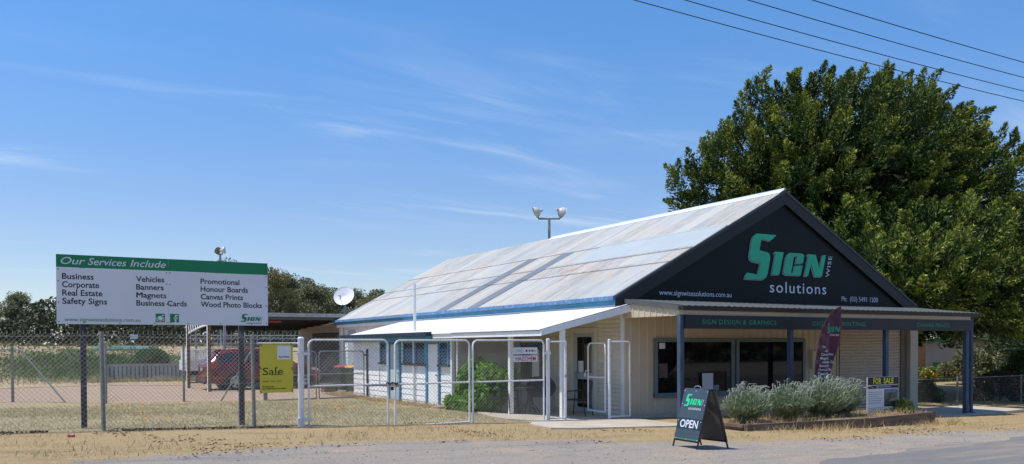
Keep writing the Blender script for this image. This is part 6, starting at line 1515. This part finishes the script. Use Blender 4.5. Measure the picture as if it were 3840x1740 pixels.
gum('B', -7.0, 66, 4.6, 'green gum tree behind the middle of the services sign', 1.2, 0.5)
gum('C', -2.0, 62, 4.8, 'gum tree behind the right half of the services sign, left of the floodlight', 1.1, 3.0)
gum('C', 3.2, 62, 8.1, 'tall brown-crowned gum tree peeping over the right end of the services sign', 0.8, 3.9)
gum('E', 6.6, 60, 7.6, 'dark rounded gum tree just right of the services sign', 0.8, 5.0)
gum('A', 9.6, 66, 8.0, 'leafy gum tree between the services sign and the satellite dish', 1.0, 0.8)
gum('B', 12.8, 68, 8.6, 'gum tree with a broken outline left of the satellite dish', 1.1, 2.6)
gum('B', 16.0, 70, 8.4, 'gum tree directly behind the satellite dish', 1.1, 1.7)
gum('A', 19.2, 72, 8.6, 'gum tree right of the satellite dish', 1.0, 3.3)
gum('B', 22.6, 74, 8.9, 'gum tree meeting the far corner of the iron roof', 1.2, 5.5)
gum('A', 11.2, 62, 7.0, 'lower gum tree in front of the row beside the dish', 1.0, 0.2)
gum('C', 17.6, 64, 7.2, 'lower brownish gum tree beyond the dish mast', 1.1, 4.4)
gum('C', 27.0, 76, 7.8, 'gum tree half hidden behind the iron roof', 1.1, 2.0)
gum('A', -34.0, 66, 6.0, 'green gum tree just outside the left edge', 1.1, 2.0)
n = 9000
bx = -70 + 150 * RNG.random(n); by = -52 - 7 * RNG.random(n); bh = 9.5 * RNG.random(n) * (0.75 + 0.25 * np.sin(bx * 0.6))
o = leaves('far_side_treeline', np.stack([bx, by, bh], 1), RNG.normal(size=(n, 3)), 1.5, 1.0, 'leaf_gum', RNG.random(n) * 0.5)
tag(o, 'dark treeline across the road, seen only in the shop windows', 'treeline', kind='stuff')
# low scrub under the trees, an uncountable strip
n = 36000
bx = -44 + 76 * RNG.random(n); by = 54 + 9 * RNG.random(n); bh = (1.6 + 2.2 * (0.5 + 0.5 * np.sin(bx * 0.8) * np.sin(bx * 0.31 + 2))) * RNG.random(n)
MAT['leaf_scrub'] = leaf_mat('dark_scrub', (0.03, 0.04, 0.016), (0.065, 0.075, 0.035), (0.12, 0.125, 0.065), 0.1)
o = leaves('scrub_undergrowth', np.stack([bx, by, gz(bx, by) + bh], 1), RNG.normal(size=(n, 3)), 0.4, 0.2, 'leaf_scrub', RNG.random(n))
tag(o, 'dark scrub below the railway trees', 'scrub', kind='stuff')
n = 14000          # weeds on the bank
bx = -8.6 + RNG.normal(size=n) * 2.7; by = 34.2 + RNG.normal(size=n) * 1.8
clump = 0.10 + 0.45 * np.clip(np.sin(bx * 1.9 + 1) * np.sin(by * 2.1) + 0.4, 0, 1)
o = leaves('bank_weeds', np.stack([bx, by, gz(bx, by) + clump * RNG.random(n)], 1), RNG.normal(size=(n, 3)) + np.array([0, 0, 0.8]), 0.2, 0.07, 'leaf_weed', RNG.random(n))
tag(o, 'green weeds growing over the bank', 'weeds', kind='stuff')
wb = thing('weed_bush', 'rounded green weed bush on top of the iron sheet fence', 'bush', (-6.3, 31.4, 0.2))
C, d = ball(2600, 0.5); leaves('foliage', np.array([-6.3, 31.6, 0.95]) + C * np.array([0.9, 0.7, 0.75]), d + np.array([0, 0, .4]) + RNG.normal(size=(2600, 3)) * .4, 0.2, 0.09, 'leaf_weed', RNG.random(2600) * 0.6, wb)
mb = MB(); mb.tube([(-6.3, 31.6, 0.1), (-6.3, 31.6, 0.9)], 0.03, 5); mb.build('stem', 'bark', wb)

# ------------------------------------------------------------------ right side: fence, garden, houses
rfz = thing('chain_link_fence', 'thin mesh garden fence in the shade right of the shop', 'fence', (15, 1.0, -0.35))
mb = MB(); mesh_wire(mb, (10.95, 1.0), (24, 1.0), lambda s: -0.33, lambda s: 0.58, p=0.10, r=0.002, barbs=False); mb.build('wire_mesh', 'galv_dull', rfz)
for px in (10.95, 14.8, 18.6, 22.4):
    mb = MB(); mb.tube([(px, 1.03, -0.6), (px, 1.03, 0.62)], 0.03, 8); mb.build('post', 'galv_dull', rfz)
mb = MB(); mb.tube([(10.95, 1.0, 0.57), (24, 1.0, 0.57)], 0.012, 5); mb.build('top_wire', 'galv_dull', rfz)
hs = thing('brick_house', 'orange brick house glimpsed beside the shop pillar', 'house', (38, 21, -0.6))
mb = MB(); mb.box(33.0, 41.6, 20, 28, -0.9, 2.3); mb.build('wall', 'brick', hs)
mb = MB(); mb.add([(32.5, 19.5, 2.3), (42.1, 19.5, 2.3), (42.1, 28.5, 2.3), (32.5, 28.5, 2.3), (35.5, 24, 4.2), (39.5, 24, 4.2)], [(0, 1, 5, 4), (1, 2, 5), (2, 3, 4, 5), (3, 0, 4), (3, 2, 1, 0)]); mb.build('roof', 'roof_grey', hs)
w = MB(); w.box(36.0, 37.6, 19.95, 19.99, 0.2, 1.4); w = w.build('window', 'white', hs); g = MB(); g.box(36.08, 37.52, 19.93, 19.948, 0.28, 1.32); g.build('pane', 'glass', w)
h2_ = thing('pale_house', 'pale rendered outbuilding beyond the green fence', 'house', (46, 24, -0.6))
mb = MB(); mb.box(42.2, 52, 22, 29, -0.9, 1.9); mb.build('wall', 'render_pale', h2_); mb = MB(); mb.box(41.9, 52.3, 21.7, 29.3, 1.9, 2.05); mb.build('roof', 'green_fence', h2_)
gfc = thing('green_metal_fence', 'green ribbed metal fence in front of the pale outbuilding', 'fence', (45, 19.5, -0.6))
mb = MB(); mb.grid(lambda u, v: (41.7 + 8 * u, 19.5 + (0.04 if (u * 40) % 1 < 0.3 else 0), -0.9 + 1.35 * v), 160, 1); mb.build('sheeting', 'green_fence', gfc); mb = MB(); mb.box(41.6, 49.8, 19.45, 19.49, 0.40, 0.47); mb.build('top_rail', 'green_fence', gfc)
n = 7000
bx = 33.8 + 5.5 * RNG.random(n); by = 15.0 + 3.0 * RNG.random(n)
o = leaves('flower_bed_plants', np.stack([bx, by, -0.6 + 0.85 * RNG.random(n) ** 0.8], 1), RNG.normal(size=(n, 3)) + np.array([0, 0, .6]), 0.2, 0.08, 'leaf_weed', RNG.random(n)); tag(o, 'leafy flower bed plants beyond the garden fence', 'flower bed', kind='stuff')
n = 800
bx = 33.8 + 5.5 * RNG.random(n); by = 14.8 + 2.8 * RNG.random(n)
o = leaves('flower_bed_blooms', np.stack([bx, by, -0.35 + 0.6 * RNG.random(n)], 1), RNG.normal(size=(n, 3)), 0.12, 0.11, 'petal_mix', RNG.random(n)); tag(o, 'yellow, orange and red blooms of the flower bed', 'flowers', kind='stuff')
def bush(name, label, c, r, n, mat, cat='bush', lf=0.14, grp=None, petals=None):
    t = thing(name, label, cat, (c[0], c[1], -0.5), grp)
    Cs, Ds = [], []
    for k in range(9):
        o_ = np.array([random.uniform(-.55, .55) * r[0], random.uniform(-.55, .55) * r[1], random.uniform(-.4, .45) * r[2]]); P, d = ball(n // 9, 0.4)
        Cs.append(np.array(c) + o_ + P * np.array(r) * random.uniform(0.4, 0.62)); Ds.append(d + np.array([0, 0, 0.2]) + RNG.normal(size=(n // 9, 3)) * 0.5)
    C = np.concatenate(Cs); D = np.concatenate(Ds); C[:, 2] = np.maximum(C[:, 2], -0.5); m_ = len(C)
    leaves('foliage', C, D, lf, lf * 0.45, mat, RNG.random(m_), t)
    if petals:
        q = RNG.permutation(m_)[:petals]; leaves('blooms', C[q] + np.array([-0.05, -0.06, 0.03]), RNG.normal(size=(petals, 3)), 0.10, 0.10, 'petal_red', RNG.random(petals), t)
    mb = MB()
    for k in range(5): mb.tube([(c[0], c[1], -0.5), (c[0] + random.uniform(-.4, .4) * r[0], c[1] + random.uniform(-.4, .4) * r[1], c[2])], [0.03, 0.01], 5, False)
    mb.build('stems', 'bark', t)
bush('rose_bush', 'dark red flowering rose bush by the garden fence', (20.0, 2.6, 0.1), (1.5, 0.8, 0.75), 5000, 'leaf_rose', 'rose bush', 0.13, None, 260)
bush('garden_bush', 'dark leafy bush just left of the garden fence post', (16.2, 3.0, -0.05), (0.7, 0.6, 0.55), 2600, 'leaf_rose', 'bush', 0.12)
bush('garden_bush', 'pale sunlit bush beside the awning corner post', (34.5, 12.2, 0.5), (2.2, 1.6, 1.2), 6500, 'leaf_gum', 'bush', 0.2)
bush('garden_bush', 'bright green bush at the right edge beyond the roses', (27.2, 6.0, 0.7), (1.4, 1.2, 1.0), 4600, 'leaf_bush', 'bush', 0.17)
bush('garden_tree', 'sunlit green tree at the right edge behind the cypress branches', (47, 13, 3.4), (5.5, 4.5, 3.4), 14000, 'leaf_bush', 'tree', 0.3)
bush('garden_tree', 'low dark hedge tree closing the garden behind the roses', (42, 10.5, 0.9), (6.5, 2.5, 2.0), 12000, 'leaf_rose', 'tree', 0.28)

bush('garden_tree', 'tall dark tree closing the view right of the pale outbuilding', (56, 23, 4.0), (7.0, 5.0, 4.6), 11000, 'leaf_gum', 'tree', 0.42)
bush('garden_tree', 'distant rounded tree over the bright green bush at the right edge', (70, 33, 4.6), (8.0, 6.0, 5.0), 11000, 'leaf_bush', 'tree', 0.5)
bush('garden_tree', 'dark tree at the far right edge, low behind the roses', (58, 14, 3.2), (6.0, 5.0, 3.8), 10000, 'leaf_gum', 'tree', 0.42)
# ------------------------------------------------------------------ grass
_ng = RNG.random((64, 64))
def vnoise(x_, y_, sc):
    u, v = x_ * sc, y_ * sc; i, j = np.floor(u).astype(int), np.floor(v).astype(int); f, g = u - i, v - j; f = f * f * (3 - 2 * f); g = g * g * (3 - 2 * g)
    q = lambda a, b: _ng[a % 64, b % 64]
    return (q(i, j) * (1 - f) + q(i + 1, j) * f) * (1 - g) + (q(i, j + 1) * (1 - f) + q(i + 1, j + 1) * f) * g
def scatter(name, label, n, x0, x1, y0, y1, mask, hmin, hmax, w, mat, cat):
    bx = x0 + (x1 - x0) * RNG.random(n); by = y0 + (y1 - y0) * RNG.random(n)
    pat = 2.0 * (0.5 * vnoise(bx, by, 0.8) + 0.35 * vnoise(bx + 9, by + 4, 2.7) + 0.35 * vnoise(bx + 3, by + 20, 7.0) - 0.6)
    k = mask(bx, by, pat) > RNG.random(n)
    bx, by, pat = bx[k], by[k], pat[k]; n = len(bx)
    H = (hmin + (hmax - hmin) * RNG.random(n) ** 2) * (1 + 0.35 * np.clip(pat, -0.8, 1))
    o = blades(name, np.stack([bx, by, gz(bx, by) - 0.005], 1), H, RNG.normal(size=(n, 2)) * (0.55 * H)[:, None], np.full(n, w), mat, np.clip(RNG.random(n) * 0.75 + 0.12 + 0.12 * pat, 0, 1))
    tag(o, label, cat, kind='stuff'); return o
vm = lambda x_, y_, p: np.clip(0.22 + 0.75 * p, 0.02, 1) * sstep(-0.25, 0.5, y_ - gravel_edge(x_)) * ~((x_ > -3.6) & (x_ < 0.0) & (y_ > -2.55)) * ~((x_ > 0.0) & (x_ < 6.4) & (y_ > -3.75 - 0.3 * np.sin(np.clip(x_, 0, 6.3) / 6.3 * 3.14))) * ~((x_ > 7.2) & (y_ > -2.35))
scatter('dry_grass', 'dry straw-coloured grass on the verge', 80000, -15, 15, -6.6, -0.45, vm, 0.02, 0.085, 0.0045, 'straw', 'grass')
lm = lambda x_, y_, p: np.clip(0.5 + 0.5 * p, 0.08, 1) * (x_ < -2.6)
scatter('lawn_grass', 'half-dry lawn behind the fence', 90000, -14, -2.6, -0.5, 10.9, lm, 0.02, 0.075, 0.005, 'lawn', 'grass')
ym = lambda x_, y_, p: np.clip(0.75 + 0.3 * p, 0, 1)
scatter('dry_grass_by_wall', 'straw along the foot of the lean-to wall', 5500, -2.95, -2.2, 4.6, 13.5, ym, 0.05, 0.17, 0.006, 'straw', 'grass')
scatter('dry_grass_by_planter', 'long straw along the garden bed edging', 3000, 0.2, 7.0, -4.45, -3.75, lambda x_, y_, p: np.clip(0.35 + 0.9 * p, 0.05, 1), 0.06, 0.20, 0.006, 'straw', 'grass')
scatter('bank_grass', 'long dry grass on the bank and along the iron fence', 16000, -18, 0, 27.5, 41, lambda x_, y_, p: np.clip(0.3 + 0.6 * p, 0, 1), 0.12, 0.38, 0.014, 'straw', 'grass')
scatter('fence_foot_grass', 'green-tinged grass at the foot of the iron fence', 2600, -9.5, -2.0, 28.6, 29.6, ym, 0.12, 0.40, 0.015, 'lawn', 'grass')
scatter('green_weeds', 'small green weeds among the dry grass of the verge', 9000, -14, 7, -5.2, 6, lambda x_, y_, p: np.clip((vnoise(x_ + 31, y_ + 7, 0.9) - 0.80) * 9, 0, 1) * ~((x_ > -3.6) & (y_ > -2.6)), 0.03, 0.11, 0.006, 'leaf_weed', 'weeds')
# orange flowers dotted in the lawn
fxy = [(-9.88, 10.4), (-9.06, 10.5), (-7.97, 10.3), (-10.04, 7.8), (-9.73, 8.6), (-10.5, 8.3), (-9.8, 3.85), (-10.1, 0.9), (-5.5, 4.2), (-5.2, 4.5), (-3.2, 7.1)]
Cf = []
for a, b in fxy:
    m_ = random.randint(4, 13); Cf.append(np.stack([a + RNG.normal(size=m_) * 0.14, b + RNG.normal(size=m_) * 0.12, gz(a, b) + 0.05 + 0.05 * RNG.random(m_)], 1))
Cf = np.concatenate(Cf); n = len(Cf)
o = leaves('orange_flowers', Cf, RNG.normal(size=(n, 3)) * np.array([1, 1, 0.3]), 0.07, 0.06, 'petal_orange', RNG.random(n), N=np.tile(np.array([[0.0, -0.5, 1.0]]), (n, 1)) + RNG.normal(size=(n, 3)) * .3)
tag(o, 'orange daisies dotted through the lawn', 'flowers', kind='stuff')
# loose stones on the gravel and litter along the fence foot
def pebbles(name, label, bx, by, r, mat):
    n = len(bx); base = np.array([[1, 0, 0], [0, 1, 0], [-1, 0, 0], [0, -1, 0], [0, 0, 0.7], [0, 0, -0.4]], float)
    sc = r[:, None, None] * (0.6 + 0.8 * RNG.random((n, 1, 3))); a = RNG.random(n) * 6.283
    V = base[None] * sc; c, q = np.cos(a)[:, None], np.sin(a)[:, None]
    V = np.stack([V[..., 0] * c - V[..., 1] * q, V[..., 0] * q + V[..., 1] * c, V[..., 2]], -1) + np.stack([bx, by, gz(bx, by) + r * 0.15], 1)[:, None]
    f = np.array([[0, 1, 4], [1, 2, 4], [2, 3, 4], [3, 0, 4], [1, 0, 5], [2, 1, 5], [3, 2, 5], [0, 3, 5]])
    F = (np.arange(n)[:, None, None] * 6 + f[None]).reshape(-1, 3)
    o = np_mesh(name, V.reshape(-1, 3), F, mat, 3); attr(o, 'rnd', np.repeat(RNG.random(n), 6)); tag(o, label, 'gravel', kind='stuff')
MAT['stone_mix'] = leaf_mat('loose_stone', (0.20, 0.185, 0.17), (0.38, 0.34, 0.29), (0.62, 0.57, 0.50), 0, 0.9)
n = 14000; bx = -14 + 26 * RNG.random(n); by = -8.2 + 5.4 * RNG.random(n); ok = (by < gravel_edge(bx) + 0.6 * RNG.normal(size=n) * 0.7)
pebbles('loose_gravel', 'loose gravel stones scattered over the shoulder', bx[ok], by[ok], 0.005 + 0.010 * RNG.random(ok.sum()) ** 3, 'stone_mix')
MAT['litter'] = leaf_mat('brown_leaf_litter', (0.05, 0.03, 0.018), (0.13, 0.08, 0.045), (0.26, 0.17, 0.09), 0.1)
n = 1500; bx = -15 + 7.4 * RNG.random(n); by = -0.62 + 0.06 * RNG.normal(size=n); k = vnoise(bx, by, 1.9) > 0.45; bx, by = bx[k], by[k]; n = len(bx)
o = leaves('leaf_litter', np.stack([bx, by, gz(bx, by) + 0.03 * RNG.random(n)], 1), RNG.normal(size=(n, 3)), 0.05, 0.02, 'litter', RNG.random(n)); tag(o, 'brown leaf litter caught along the foot of the fence', 'leaf litter', kind='stuff')
n = 9000; bx = -14 + 24 * RNG.random(n); by = -6.0 + 5.6 * RNG.random(n); k = (vnoise(bx + 50, by + 3, 1.1) > 0.72) & (by > gravel_edge(bx) - 0.5) & ~((bx > -3.6) & (bx < 6.4) & (by > -2.6)) & ~((bx > 0) & (by > -4.1)); bx, by = bx[k], by[k]; n = len(bx)
o = leaves('dry_debris', np.stack([bx, by, gz(bx, by) + 0.012 + 0.02 * RNG.random(n)], 1), RNG.normal(size=(n, 3)) * np.array([1, 1, 0.25]), 0.06, 0.018, 'litter', 0.4 + 0.6 * RNG.random(n)); tag(o, 'brown dry debris in patches over the verge', 'debris', kind='stuff')

flush_texts()
for o in S.objects:
    if '_loc' in o: del o['_loc']
